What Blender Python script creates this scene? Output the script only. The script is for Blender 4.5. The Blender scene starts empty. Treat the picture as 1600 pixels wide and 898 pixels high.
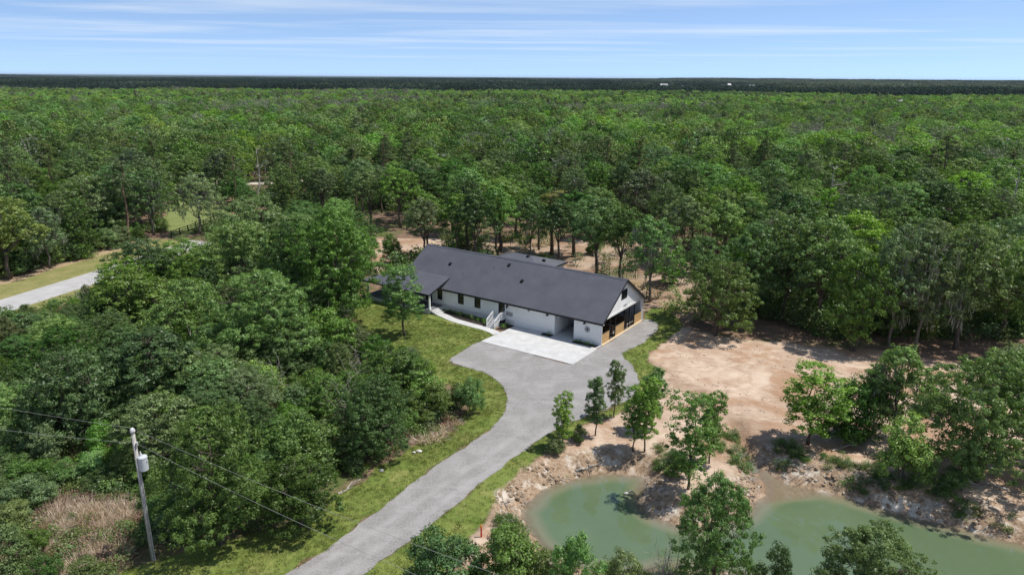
import bpy, math, random
import numpy as np
from mathutils import Matrix, Vector

sc = bpy.context.scene
COL = sc.collection
R = math.radians
rng = np.random.default_rng(7)
random.seed(7)

# ------------------------------------------------------------------ camera
CAM_H = 32.0
LENS_PX = 1101.0            # focal length in pixels of the 1600 px wide photograph
PITCH = math.atan((449 - 120.3) / LENS_PX)
ROLL = R(0.39)
cam_data = bpy.data.cameras.new('camera')
cam_data.sensor_width = 36.0
cam_data.lens = LENS_PX / 1600 * 36.0
cam_data.clip_start = 0.5
cam_data.clip_end = 90000
cam = bpy.data.objects.new('camera', cam_data)
COL.objects.link(cam)
cam.matrix_world = (Matrix.Translation((0, 0, CAM_H)) @ Matrix.Rotation(math.pi / 2 - PITCH, 4, 'X')
                    @ Matrix.Rotation(ROLL, 4, 'Z'))
sc.camera = cam

# ------------------------------------------------------------------ sky and sun
SUN_EL, SUN_AZ = R(63), R(5)       # azimuth measured from +X towards +Y
world = bpy.data.worlds.new('World')
sc.world = world
world.use_nodes = True
wn, wl = world.node_tree.nodes, world.node_tree.links
wn.clear()
w_out = wn.new('ShaderNodeOutputWorld')
w_bg = wn.new('ShaderNodeBackground')
w_bg.inputs['Strength'].default_value = 0.128
w_sky = wn.new('ShaderNodeTexSky')
w_sky.sky_type = 'NISHITA'
w_sky.sun_disc = False
w_sky.sun_elevation = SUN_EL
w_sky.sun_rotation = math.pi / 2 - SUN_AZ
w_sky.altitude = 1500
w_sky.air_density = 0.75
w_sky.dust_density = 0.25
w_sky.ozone_density = 1.4
# thin streaks of high cloud: the view direction projected on a level cloud sheet
w_tc = wn.new('ShaderNodeTexCoord')
w_sep = wn.new('ShaderNodeSeparateXYZ')
wl.new(w_tc.outputs['Generated'], w_sep.inputs[0])
def wmath(op, a, b=None, clamp=False):
    n = wn.new('ShaderNodeMath'); n.operation = op; n.use_clamp = clamp
    for i, v in enumerate((a, b)):
        if v is None: continue
        if isinstance(v, (int, float)): n.inputs[i].default_value = v
        else: wl.new(v, n.inputs[i])
    return n.outputs[0]
zc = wmath('MAXIMUM', w_sep.outputs[2], 0.012)
px_ = wmath('DIVIDE', w_sep.outputs[0], zc)
py_ = wmath('DIVIDE', w_sep.outputs[1], zc)
w_cmb = wn.new('ShaderNodeCombineXYZ')
wl.new(wmath('MULTIPLY', px_, 0.075), w_cmb.inputs[0])
wl.new(wmath('MULTIPLY', py_, 0.17), w_cmb.inputs[1])
w_n1 = wn.new('ShaderNodeTexNoise'); w_n1.inputs['Scale'].default_value = 1.0
w_n1.inputs['Detail'].default_value = 6; w_n1.inputs['Roughness'].default_value = 0.55
w_n1.inputs['Distortion'].default_value = 0.25
wl.new(w_cmb.outputs[0], w_n1.inputs['Vector'])
w_r1 = wn.new('ShaderNodeMapRange'); w_r1.inputs[1].default_value = 0.47; w_r1.inputs[2].default_value = 0.76
w_r1.inputs[4].default_value = 0.95
wl.new(w_n1.outputs[0], w_r1.inputs[0])
w_mix = wn.new('ShaderNodeMix'); w_mix.data_type = 'RGBA'
w_tint = wn.new('ShaderNodeMix'); w_tint.data_type = 'RGBA'; w_tint.blend_type = 'MULTIPLY'
w_tint.inputs[0].default_value = 1.0
# the clear deep blue of the photograph reaches low: read the sky a little above each direction
w_lift = wn.new('ShaderNodeVectorMath'); w_lift.operation = 'ADD'; w_lift.inputs[1].default_value = (0, 0, 0.09)
w_nrm = wn.new('ShaderNodeVectorMath'); w_nrm.operation = 'NORMALIZE'
wl.new(w_tc.outputs['Generated'], w_lift.inputs[0]); wl.new(w_lift.outputs[0], w_nrm.inputs[0]); wl.new(w_nrm.outputs[0], w_sky.inputs['Vector'])
wl.new(w_sky.outputs[0], w_tint.inputs[6]); w_tint.inputs[7].default_value = (0.95, 0.94, 0.935, 1)
wl.new(w_tint.outputs[2], w_mix.inputs[6])
w_mix.inputs[7].default_value = (4.6, 5.0, 5.4, 1)
w_fade = wn.new('ShaderNodeMapRange'); w_fade.inputs[1].default_value = 0.012; w_fade.inputs[2].default_value = 0.05
wl.new(w_sep.outputs[2], w_fade.inputs[0])
wl.new(wmath('MULTIPLY', w_r1.outputs[0], w_fade.outputs[0]), w_mix.inputs[0])
wl.new(w_mix.outputs[2], w_bg.inputs['Color'])
wl.new(w_bg.outputs[0], w_out.inputs['Surface'])

sun_data = bpy.data.lights.new('sun', 'SUN')
sun_data.energy = 3.6
sun_data.angle = R(0.5)
sun_data.color = (1.0, 0.955, 0.88)
sun = bpy.data.objects.new('sun', sun_data)
COL.objects.link(sun)
sun_vec = Vector((math.cos(SUN_EL) * math.cos(SUN_AZ), math.cos(SUN_EL) * math.sin(SUN_AZ), math.sin(SUN_EL)))
sun.rotation_euler = sun_vec.to_track_quat('Z', 'Y').to_euler()
sun.location = (60, 0, 120)

sc.view_settings.view_transform = 'Standard'
sc.view_settings.look = 'None'
sc.view_settings.exposure = 0.56
sc.view_settings.gamma = 1.0
sc.view_settings.use_curve_mapping = False
sc.render.engine = 'CYCLES'
cy = sc.cycles
cy.max_bounces = 4; cy.diffuse_bounces = 2; cy.glossy_bounces = 2; cy.transmission_bounces = 2
cy.transparent_max_bounces = 8; cy.volume_bounces = 0
cy.use_denoising = True
cy.caustics_reflective = False; cy.caustics_refractive = False

# ------------------------------------------------------------------ ground points from places in the photograph
_cr, _sr, _cp, _sp = math.cos(ROLL), math.sin(ROLL), math.cos(PITCH), math.sin(PITCH)
def ray(u, v):
    x, y = u - 800, v - 449
    x, y = _cr * x + _sr * y, -_sr * x + _cr * y
    return x, LENS_PX * _cp - y * _sp, -(LENS_PX * _sp + y * _cp)
def G(u, v, z=0.0):
    x, y, d = ray(u, v)
    t = (z - CAM_H) / d
    return (x * t, y * t)
def GP(pts, z=0.0):
    return np.array([G(u, v, z) for u, v in pts])
def height_at(ub, vb, vt, z=0.0):
    y = G(ub, vb, z)[1]
    r = ray(ub, vt)
    return CAM_H + r[2] * y / r[1] - z
def image_u(x, y, z=0.0):
    dz = z - CAM_H
    depth = y * _cp - dz * _sp
    return 800 + LENS_PX * x / depth

# ------------------------------------------------------------------ small maths
def hash2(ix, iy, s):
    h = (ix * 374761393 + iy * 668265263 + s * 1274126177) & 0xFFFFFFFF
    h = ((h ^ (h >> 13)) * 1274126177) & 0xFFFFFFFF
    return ((h ^ (h >> 16)) & 0xFFFF) / 65535.0
def vnoise(x, y, s=0):
    x = np.asarray(x, float); y = np.asarray(y, float)
    ix = np.floor(x).astype(np.int64); iy = np.floor(y).astype(np.int64)
    fx, fy = x - ix, y - iy
    fx = fx * fx * (3 - 2 * fx); fy = fy * fy * (3 - 2 * fy)
    a, b = hash2(ix, iy, s), hash2(ix + 1, iy, s)
    c, d = hash2(ix, iy + 1, s), hash2(ix + 1, iy + 1, s)
    return (a * (1 - fx) + b * fx) * (1 - fy) + (c * (1 - fx) + d * fx) * fy - 0.5
def fbm(x, y, s=0, oct=3):
    t = 0; a = 1
    for k in range(oct):
        t = t + a * vnoise(x * 2 ** k, y * 2 ** k, s + k * 17); a *= 0.5
    return t
def sdf(px, py, poly):
    """signed distance, positive inside"""
    px = np.asarray(px, float); py = np.asarray(py, float)
    if px.size < 400:
        q = np.asarray(poly, float); s_ = np.roll(q, -1, 0); e_ = s_ - q
        X, Y = px.reshape(-1, 1), py.reshape(-1, 1)
        t = np.clip(((X - q[:, 0]) * e_[:, 0] + (Y - q[:, 1]) * e_[:, 1]) / ((e_ ** 2).sum(1) + 1e-12), 0, 1)
        dd = ((X - q[:, 0] - t * e_[:, 0]) ** 2 + (Y - q[:, 1] - t * e_[:, 1]) ** 2).min(1)
        ey_ = np.where(np.abs(e_[:, 1]) < 1e-12, 1e-12, e_[:, 1])
        cr = ((q[:, 1] > Y) != (s_[:, 1] > Y)) & (X < e_[:, 0] * (Y - q[:, 1]) / ey_ + q[:, 0])
        return (np.where(cr.sum(1) % 2 == 1, 1, -1) * np.sqrt(dd)).reshape(px.shape)
    d = np.full(px.shape, 1e18); ins = np.zeros(px.shape, bool)
    n = len(poly)
    for i in range(n):
        ax, ay = poly[i]; bx, by = poly[(i + 1) % n]
        ex, ey = bx - ax, by - ay
        L = ex * ex + ey * ey + 1e-12
        t = np.clip(((px - ax) * ex + (py - ay) * ey) / L, 0, 1)
        d = np.minimum(d, (px - ax - t * ex) ** 2 + (py - ay - t * ey) ** 2)
        if abs(by - ay) > 1e-12:
            c = (ay > py) != (by > py)
            ins ^= c & (px < (bx - ax) * (py - ay) / (by - ay) + ax)
    return np.where(ins, 1, -1) * np.sqrt(d)
def seg_dist(px, py, line):
    d = np.full(np.shape(px), 1e18)
    for (ax, ay), (bx, by) in zip(line[:-1], line[1:]):
        ex, ey = bx - ax, by - ay
        t = np.clip(((px - ax) * ex + (py - ay) * ey) / (ex * ex + ey * ey), 0, 1)
        d = np.minimum(d, (px - ax - t * ex) ** 2 + (py - ay - t * ey) ** 2)
    return np.sqrt(d)
def sstep(a, b, x):
    t = np.clip((x - a) / (b - a), 0, 1)
    return t * t * (3 - 2 * t)
def smooth_poly(pts, step=0.6, jitter=0.0, seed=3, closed=True):
    pts = [np.array(p, float) for p in pts]
    n = len(pts); out = []
    for i in range(n if closed else n - 1):
        p0, p1, p2, p3 = pts[i - 1], pts[i], pts[(i + 1) % n], pts[(i + 2) % n]
        if not closed:
            p0 = pts[max(i - 1, 0)]; p3 = pts[min(i + 2, n - 1)]
        k = max(1, int(np.linalg.norm(p2 - p1) / step))
        for j in range(k):
            t = j / k
            a = 0.5 * ((2 * p1) + (-p0 + p2) * t + (2 * p0 - 5 * p1 + 4 * p2 - p3) * t * t + (-p0 + 3 * p1 - 3 * p2 + p3) * t ** 3)
            out.append(a)
    if not closed: out.append(pts[-1])
    out = np.array(out)
    if jitter:
        out[:, 0] += jitter * 2 * fbm(out[:, 0] * 0.9, out[:, 1] * 0.9, seed)
        out[:, 1] += jitter * 2 * fbm(out[:, 0] * 0.9, out[:, 1] * 0.9, seed + 50)
    return out

# ------------------------------------------------------------------ materials
def new_mat(name):
    m = bpy.data.materials.new(name); m.use_nodes = True
    nt = m.node_tree; nt.nodes.clear()
    out = nt.nodes.new('ShaderNodeOutputMaterial')
    return m, nt, out
def nn(nt, t, **kw):
    n = nt.nodes.new(t)
    for k, v in kw.items(): setattr(n, k, v)
    return n
def mixc(nt, fac, a, b, blend='MIX'):
    n = nn(nt, 'ShaderNodeMix', data_type='RGBA', blend_type=blend)
    for i, v in ((0, fac), (6, a), (7, b)):
        if hasattr(v, 'is_output'): nt.links.new(v, n.inputs[i])
        elif isinstance(v, (int, float)): n.inputs[i].default_value = v
        else: n.inputs[i].default_value = (*v, 1)
    return n.outputs[2]
def noise(nt, vec, scale, detail=4, rough=0.6, dist=0.0):
    n = nn(nt, 'ShaderNodeTexNoise')
    n.inputs['Scale'].default_value = scale; n.inputs['Detail'].default_value = detail
    n.inputs['Roughness'].default_value = rough; n.inputs['Distortion'].default_value = dist
    if vec is not None: nt.links.new(vec, n.inputs['Vector'])
    return n.outputs[0]
def ramp(nt, v, a, b, lo=0.0, hi=1.0):
    n = nn(nt, 'ShaderNodeMapRange')
    nt.links.new(v, n.inputs[0])
    n.inputs[1].default_value = a; n.inputs[2].default_value = b
    n.inputs[3].default_value = lo; n.inputs[4].default_value = hi
    return n.outputs[0]
def nmath(nt, op, a, b):
    n = nn(nt, 'ShaderNodeMath', operation=op)
    for i, v in enumerate((a, b)):
        if isinstance(v, (int, float)): n.inputs[i].default_value = v
        else: nt.links.new(v, n.inputs[i])
    return n.outputs[0]
def bump(nt, h, strength=0.4, dist=0.05):
    n = nn(nt, 'ShaderNodeBump')
    n.inputs['Strength'].default_value = strength; n.inputs['Distance'].default_value = dist
    nt.links.new(h, n.inputs['Height'])
    return n.outputs[0]
def principled(nt, out, color, rough=0.8, normal=None, spec=0.3, metallic=0.0):
    p = nn(nt, 'ShaderNodeBsdfPrincipled')
    if hasattr(color, 'is_output'): nt.links.new(color, p.inputs['Base Color'])
    else: p.inputs['Base Color'].default_value = (*color, 1)
    if hasattr(rough, 'is_output'): nt.links.new(rough, p.inputs['Roughness'])
    else: p.inputs['Roughness'].default_value = rough
    p.inputs['Specular IOR Level'].default_value = spec
    p.inputs['Metallic'].default_value = metallic
    if normal is not None: nt.links.new(normal, p.inputs['Normal'])
    nt.links.new(p.outputs[0], out.inputs['Surface'])
    return p
def plain(name, rgb, rough=0.6, var=0.12, scale=3.0, bmp=0.0, metallic=0.0, spec=0.3):
    m, nt, out = new_mat(name)
    tc = nn(nt, 'ShaderNodeTexCoord').outputs['Object']
    n1 = noise(nt, tc, scale, 5, 0.65)
    dark = tuple(c * (1 - var * 1.6) for c in rgb); light = tuple(min(1, c * (1 + var)) for c in rgb)
    col = mixc(nt, ramp(nt, n1, 0.3, 0.7), dark, light)
    nrm = bump(nt, noise(nt, tc, scale * 6, 4), bmp, 0.02) if bmp else None
    principled(nt, out, col, rough, nrm, spec, metallic)
    return m

def leaf_mat(name, dark, light, trans=0.30, hue_var=0.028, val_var=0.28, sheen=0.022):
    m, nt, out = new_mat(name)
    at = nn(nt, 'ShaderNodeAttribute', attribute_name='tint').outputs['Fac']
    oi = nn(nt, 'ShaderNodeObjectInfo').outputs['Random']
    col = mixc(nt, at, dark, light)
    hsv = nn(nt, 'ShaderNodeHueSaturation')
    nt.links.new(ramp(nt, oi, 0, 1, 0.5 - hue_var, 0.5 + hue_var * 0.25), hsv.inputs['Hue'])
    wn_ = nn(nt, 'ShaderNodeMath', operation='FRACT')
    nt.links.new(nmath(nt, 'MULTIPLY', oi, 37.7), wn_.inputs[0])
    nt.links.new(ramp(nt, wn_.outputs[0], 0, 1, 1 - val_var, 1 + val_var), hsv.inputs['Value'])
    wn2 = nn(nt, 'ShaderNodeMath', operation='FRACT')
    nt.links.new(nmath(nt, 'MULTIPLY', oi, 91.3), wn2.inputs[0])
    nt.links.new(ramp(nt, wn2.outputs[0], 0, 1, 0.76, 1.04), hsv.inputs['Saturation'])
    nt.links.new(col, hsv.inputs['Color'])
    d = nn(nt, 'ShaderNodeBsdfDiffuse'); t = nn(nt, 'ShaderNodeBsdfTranslucent'); g = nn(nt, 'ShaderNodeBsdfGlossy')
    g.inputs['Roughness'].default_value = 0.42
    nt.links.new(hsv.outputs[0], d.inputs[0])
    tcol = mixc(nt, 1.0, hsv.outputs[0], (1.25, 1.35, 0.55), 'MULTIPLY')
    nt.links.new(tcol, t.inputs[0])
    m1 = nn(nt, 'ShaderNodeMixShader'); m1.inputs[0].default_value = trans
    nt.links.new(d.outputs[0], m1.inputs[1]); nt.links.new(t.outputs[0], m1.inputs[2])
    m2 = nn(nt, 'ShaderNodeMixShader'); m2.inputs[0].default_value = sheen
    nt.links.new(m1.outputs[0], m2.inputs[1]); nt.links.new(g.outputs[0], m2.inputs[2])
    nt.links.new(m2.outputs[0], out.inputs['Surface'])
    return m

M = {}
M['leaf_dark'] = leaf_mat('leaf_dark_green', (0.0371, 0.0917, 0.0144), (0.1029, 0.2234, 0.0374))
M['leaf_mid'] = leaf_mat('leaf_mid_green', (0.0600, 0.1397, 0.0187), (0.1614, 0.3104, 0.0498))
M['leaf_bright'] = leaf_mat('leaf_bright_green', (0.0783, 0.1876, 0.0187), (0.2016, 0.4011, 0.0529))
M['leaf_olive'] = leaf_mat('leaf_olive_green', (0.0771, 0.1235, 0.0259), (0.1903, 0.2646, 0.0720))
M['leaf_grey'] = leaf_mat('leaf_grey_green', (0.0720, 0.1435, 0.0374), (0.1800, 0.2999, 0.0893))
M['leaf_yellow'] = leaf_mat('leaf_yellow_green', (0.19, 0.20, 0.045), (0.38, 0.36, 0.10))
M['needle'] = leaf_mat('pine_needle', (0.055, 0.095, 0.018), (0.130, 0.190, 0.042), trans=0.2)
M['forest_leaf'] = leaf_mat('forest_leaf', (0.0577, 0.1358, 0.0202), (0.1556, 0.3040, 0.0529), hue_var=0.05, val_var=0.52)
M['far_leaf'] = leaf_mat('far_leaf', (0.0783, 0.1747, 0.0218), (0.1902, 0.3622, 0.0559), hue_var=0.05, val_var=0.46)
M['cloud_shade'] = leaf_mat('cloud_shade_leaf', (0.012, 0.026, 0.019), (0.030, 0.050, 0.036), trans=0.1, val_var=0.5, sheen=0.0)  # darkened leaf: the cloud shadow over the far forest is painted into this colour
M['grey_twig_far'] = leaf_mat('bare_grey_twigs', (0.10, 0.095, 0.075), (0.20, 0.19, 0.15), trans=0.1)
M['moss'] = leaf_mat('grey_hanging_moss', (0.13, 0.14, 0.105), (0.26, 0.27, 0.215), trans=0.2, val_var=0.15)
M['dry_brown'] = leaf_mat('dry_brown_weeds', (0.17, 0.095, 0.060), (0.36, 0.22, 0.14), trans=0.2, val_var=0.3)
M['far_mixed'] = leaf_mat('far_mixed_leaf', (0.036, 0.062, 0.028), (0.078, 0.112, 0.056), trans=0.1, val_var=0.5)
M['dry_grass'] = leaf_mat('dry_tan_grass', (0.36, 0.26, 0.18), (0.80, 0.67, 0.52), trans=0.2, val_var=0.2)
M['grass'] = leaf_mat('lawn_grass', (0.105, 0.160, 0.026), (0.250, 0.290, 0.070), trans=0.25, val_var=0.25)
M['weed'] = leaf_mat('weed_leaf', (0.050, 0.090, 0.018), (0.150, 0.205, 0.052))
M['bark'] = plain('bark_grey_brown', (0.115, 0.092, 0.072), 0.9, 0.35, 6.0, 0.6)
M['bark_pale'] = plain('bark_pale_grey', (0.30, 0.28, 0.25), 0.9, 0.3, 5.0, 0.5)
M['bark_mid'] = plain('bark_mid_grey', (0.17, 0.15, 0.125), 0.9, 0.3, 5.0, 0.5)
M['bark_pine'] = plain('bark_pine', (0.20, 0.125, 0.085), 0.9, 0.35, 5.0, 0.6)
M['dead_wood'] = plain('dead_wood', (0.38, 0.345, 0.30), 0.9, 0.3, 5.0, 0.4)

# ------------------------------------------------------------------ mesh helpers
class MB:
    def __init__(s): s.v = []; s.f = []
    def quad(s, a, b, c, d):
        n = len(s.v); s.v += [a, b, c, d]; s.f.append((n, n + 1, n + 2, n + 3)); return s
    def poly(s, pts):
        n = len(s.v); s.v += list(pts); s.f.append(tuple(range(n, n + len(pts)))); return s
    def hexa(s, p):
        n = len(s.v); s.v += [tuple(q) for q in p]
        for f in ((0, 3, 2, 1), (4, 5, 6, 7), (0, 1, 5, 4), (1, 2, 6, 5), (2, 3, 7, 6), (3, 0, 4, 7)):
            s.f.append(tuple(n + i for i in f))
        return s
    def box(s, x0, x1, y0, y1, z0, z1):
        return s.hexa([(x0, y0, z0), (x1, y0, z0), (x1, y1, z0), (x0, y1, z0),
                       (x0, y0, z1), (x1, y0, z1), (x1, y1, z1), (x0, y1, z1)])
    def bar(s, a, b, w, h=None):
        """square bar from a to b"""
        a = Vector(a); b = Vector(b); h = h or w
        d = (b - a).normalized()
        up = Vector((0, 0, 1)) if abs(d.z) < 0.95 else Vector((0, 1, 0))
        sx = d.cross(up).normalized() * (w / 2); sz = sx.cross(d).normalized() * (h / 2)
        return s.hexa([a - sx - sz, a + sx - sz, a + sx + sz, a - sx + sz,
                       b - sx - sz, b + sx - sz, b + sx + sz, b - sx + sz])
    def tube(s, path, rad, n=6, cap=True):
        path = [Vector(p) for p in path]
        if isinstance(rad, (int, float)): rad = [rad] * len(path)
        base = len(s.v)
        for i, p in enumerate(path):
            d = (path[min(i + 1, len(path) - 1)] - path[max(i - 1, 0)])
            d = d.normalized() if d.length > 1e-9 else Vector((0, 0, 1))
            u = d.cross(Vector((0.31, 0.95, 0.05)))
            if u.length < 0.05: u = d.cross(Vector((1, 0, 0)))
            u.normalize(); w = d.cross(u)
            for k in range(n):
                a = 2 * math.pi * k / n
                s.v.append(tuple(p + (u * math.cos(a) + w * math.sin(a)) * rad[i]))
        for i in range(len(path) - 1):
            for k in range(n):
                a, b = base + i * n + k, base + i * n + (k + 1) % n
                s.f.append((a, b, b + n, a + n))
        if cap:
            s.f.append(tuple(base + k for k in range(n))[::-1])
            s.f.append(tuple(base + (len(path) - 1) * n + k for k in range(n)))
        return s
    def mesh(s, name, mat, smooth=False):
        me = bpy.data.meshes.new(name)
        me.from_pydata([tuple(v) for v in s.v], [], s.f)
        me.validate(); me.update()
        if mat: me.materials.append(mat)
        if smooth: me.shade_smooth()
        return me
    def build(s, name, mat, parent=None, loc=None, smooth=False):
        o = bpy.data.objects.new(name, s.mesh(name, mat, smooth))
        COL.objects.link(o)
        if parent: o.parent = parent
        if loc: o.location = loc
        return o

def tag(o, label=None, cat=None, group=None, kind=None):
    if label: o['label'] = label
    if cat: o['category'] = cat
    if group: o['group'] = group
    if kind: o['kind'] = kind
    return o
def empty(name, loc, rz=0.0, parent=None):
    o = bpy.data.objects.new(name, None); COL.objects.link(o)
    o.empty_display_size = 0.5
    o.location = loc; o.rotation_euler = (0, 0, rz)
    if parent: o.parent = parent
    return o
def link_mesh(name, me, parent=None, loc=None, mat=None):
    o = bpy.data.objects.new(name, me); COL.objects.link(o)
    if parent: o.parent = parent
    if loc is not None: o.location = loc
    if mat:
        o.material_slots[0].link = 'OBJECT'; o.material_slots[0].material = mat
    return o

# ------------------------------------------------------------------ foliage meshes
def unit(a):
    return a / (np.linalg.norm(a, axis=-1, keepdims=True) + 1e-9)
def leaves_mesh(name, pos, nrm, length, width, tint, mat, along=None, r=None):
    """one four-cornered leaf per position, lying in the plane of its normal"""
    r = r or rng
    n = len(pos)
    nrm = unit(nrm)
    if along is None: along = r.normal(size=(n, 3))
    t = unit(along - nrm * np.sum(along * nrm, 1, keepdims=True))
    b = np.cross(nrm, t)
    L = (length * r.uniform(0.65, 1.3, n))[:, None]; W = (width * r.uniform(0.7, 1.25, n))[:, None]
    v = np.empty((n, 4, 3))
    v[:, 0] = pos - t * L * 0.5
    v[:, 1] = pos + b * W * 0.5 - nrm * L * 0.06
    v[:, 2] = pos + t * L * 0.5 - nrm * L * 0.10
    v[:, 3] = pos - b * W * 0.5 - nrm * L * 0.06
    me = bpy.data.meshes.new(name)
    me.vertices.add(n * 4); me.vertices.foreach_set('co', v.ravel())
    me.loops.add(n * 4); me.loops.foreach_set('vertex_index', np.arange(n * 4, dtype=np.int32))
    me.polygons.add(n)
    me.polygons.foreach_set('loop_start', np.arange(0, n * 4, 4, dtype=np.int32))
    me.polygons.foreach_set('loop_total', np.full(n, 4, dtype=np.int32))
    at = me.attributes.new('tint', 'FLOAT', 'FACE')
    at.data.foreach_set('value', np.clip(tint, 0, 1).astype(np.float32))
    me.materials.append(mat)
    me.update(calc_edges=True); me.validate()
    return me
def sphere_dirs(n, r, zmin=-1.0):
    z = r.uniform(zmin, 1, n); a = r.uniform(0, 2 * math.pi, n)
    q = np.sqrt(np.maximum(0, 1 - z * z))
    return np.stack([q * np.cos(a), q * np.sin(a), z], 1)

def crown_cloud(lobes, per_lobe, per_clump, clump_r, r, flat=0.62, zmin=-0.55, up=0.45, core=0.18):
    """leaf positions, normals and tints for a crown made of lobes of leaf clumps"""
    P, N, T, cents = [], [], [], []
    lobes = np.array(lobes, float)
    for li, (cx, cy_, cz, rx, ry, rz) in enumerate(lobes):
        k = int(per_lobe * r.uniform(0.75, 1.25))
        d = sphere_dirs(k, r, zmin)
        rad = np.where(r.random(k) < core, r.uniform(0.35, 0.7, k), r.uniform(0.72, 1.10, k))[:, None]
        c = np.array([cx, cy_, cz]) + d * rad * np.array([rx, ry, rz])
        keep = np.ones(k, bool)
        for lj, q in enumerate(lobes):
            if lj != li:
                keep &= np.linalg.norm((c - q[:3]) / q[3:], axis=1) > 0.62
        c, d = c[keep], d[keep]
        for ci, di in zip(c, d):
            m = int(per_clump * r.uniform(0.5, 1.4))
            cr = clump_r * r.uniform(0.6, 1.35)
            e = sphere_dirs(m, r)
            rr = r.uniform(0.25, 1, m)[:, None] ** 0.6
            p = ci + e * rr * cr * np.array([1, 1, flat])
            nrm = e * 0.95 + di * 0.40 + np.array([0, 0, up * 0.55]) + r.normal(0, 0.30, (m, 3))
            P.append(p); N.append(nrm)
            T.append(np.clip(r.normal(0.5, 0.24) + r.normal(0, 0.16, m), 0, 1))
            cents.append(ci)
    return np.concatenate(P), np.concatenate(N), np.concatenate(T), np.array(cents)

def bend_path(a, b, r, n=4, wob=0.12, sag=0.0):
    a = np.array(a, float); b = np.array(b, float)
    L = np.linalg.norm(b - a)
    pts = [a]
    for i in range(1, n):
        t = i / n
        pts.append(a + (b - a) * t + r.normal(0, wob * L / n, 3) + np.array([0, 0, sag * L * math.sin(math.pi * t)]))
    pts.append(b)
    return pts

def wood_mesh(name, mat, h_fork, lobes, cents, r, r0=0.2, twigs=60, stems=1, spread=0.0, dead=0):
    mb = MB()
    forks = []
    for s in range(stems):
        a = 2 * math.pi * s / max(stems, 1) + r.uniform(0, 1)
        base = (math.cos(a) * spread * 0.35, math.sin(a) * spread * 0.35, -0.15)
        top = (math.cos(a) * spread, math.sin(a) * spread, h_fork * r.uniform(0.85, 1.1))
        p = bend_path(base, top, r, 4, 0.10)
        k = r0 / math.sqrt(stems)
        mb.tube(p, [k * 1.35, k * 1.05, k * 0.95, k * 0.85, k * 0.75], 7)
        forks.append(np.array(top))
    for q in lobes:
        c = np.array(q[:3])
        f = min(forks, key=lambda g: np.linalg.norm(g - c))
        start = f - np.array([0, 0, r.uniform(0, 0.25) * h_fork])
        rr = r0 * r.uniform(0.32, 0.5) / math.sqrt(stems) ** 0.5
        mb.tube(bend_path(start, c + np.array([0, 0, q[5] * 0.2]), r, 4, 0.16, 0.05), [rr, rr * 0.85, rr * 0.7, rr * 0.5, rr * 0.3], 5)
    if len(cents):
        for i in r.choice(len(cents), min(twigs, len(cents)), replace=False):
            c = cents[i]
            q = min(lobes, key=lambda g: np.linalg.norm(np.array(g[:3]) - c))
            mb.tube(bend_path(q[:3], c, r, 2, 0.15), [r0 * 0.14, r0 * 0.09, r0 * 0.04], 3, cap=False)
    for i in range(dead):
        q = lobes[r.integers(len(lobes))]
        d = sphere_dirs(1, r, -0.1)[0]
        tip = np.array(q[:3]) + d * np.array(q[3:]) * r.uniform(1.0, 1.35)
        mb.tube(bend_path(q[:3], tip, r, 3, 0.25), [r0 * 0.22, r0 * 0.16, r0 * 0.1, r0 * 0.03], 4, cap=False)
    return mb.mesh(name, mat, True)

LEAF_SETS = {}
def add_set(kind, wood, crown, h, w, moss=None):
    co = np.empty(len(crown.vertices) * 3); crown.vertices.foreach_get('co', co); co = co.reshape(-1, 3)
    h = float(np.percentile(co[:, 2], 99.7)); w = 2 * float(np.percentile(np.hypot(co[:, 0], co[:, 1]), 94))
    LEAF_SETS.setdefault(kind, []).append(dict(wood=wood, crown=crown, h=h, w=w, moss=moss))

def oak_lobes(r, h, w, n, lo=0.42, hi=0.86, size=(0.15, 0.24)):
    out = []
    for i in range(n):
        t = (i + r.uniform(0.1, 0.9)) / n
        z = h * (lo + (hi - lo) * t)
        prof = math.sin(math.pi * min(1, max(0, 0.22 + 0.72 * t))) ** 0.8
        a = i * 2.4 + r.uniform(-0.5, 0.5)
        rad = w * 0.5 * prof * r.uniform(0.35, 0.72)
        s = h * r.uniform(*size)
        sx = min(s * r.uniform(0.95, 1.25), w * 0.33)
        out.append((math.cos(a) * rad, math.sin(a) * rad, z, sx, sx * r.uniform(0.85, 1.15), s * r.uniform(0.62, 0.85)))
    out.append((r.normal(0, 0.3), r.normal(0, 0.3), h * 0.87, w * 0.2, w * 0.2, h * 0.12))
    return out

for i in range(5):          # tall woodland oaks
    r = np.random.default_rng(100 + i)
    h, w = 13.0, [8.2, 9.6, 7.4, 8.8, 9.2][i]
    lb = oak_lobes(r, h, w, [10, 12, 9, 11, 10][i], lo=[0.33, .27, .38, .29, .33][i])
    P, N, T, C = crown_cloud(lb, 36, 40, 0.56, r)
    add_set('oak', wood_mesh('oak_wood', M['bark'], h * 0.34, lb, C, r, 0.24, 70, dead=3),
            leaves_mesh('oak_leaves', P, N, 0.28, 0.18, T, M['leaf_mid'], r=r), h, w)
for i in range(4):          # clean-trunked oaks of the open wood behind the house
    r = np.random.default_rng(150 + i)
    h, w = 13.0, [7.6, 8.6, 7.0, 8.2][i]
    lb = oak_lobes(r, h, w, [9, 10, 8, 9][i], lo=0.54, hi=0.88, size=(0.12, 0.19))
    P, N, T, C = crown_cloud(lb, 34, 40, 0.52, r)
    add_set('tall', wood_mesh('tall_oak_wood', M['bark'], h * 0.44, lb, C, r, 0.22, 60, dead=3),
            leaves_mesh('tall_oak_leaves', P, N, 0.27, 0.17, T, M['leaf_mid'], r=r), h, w)
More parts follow.
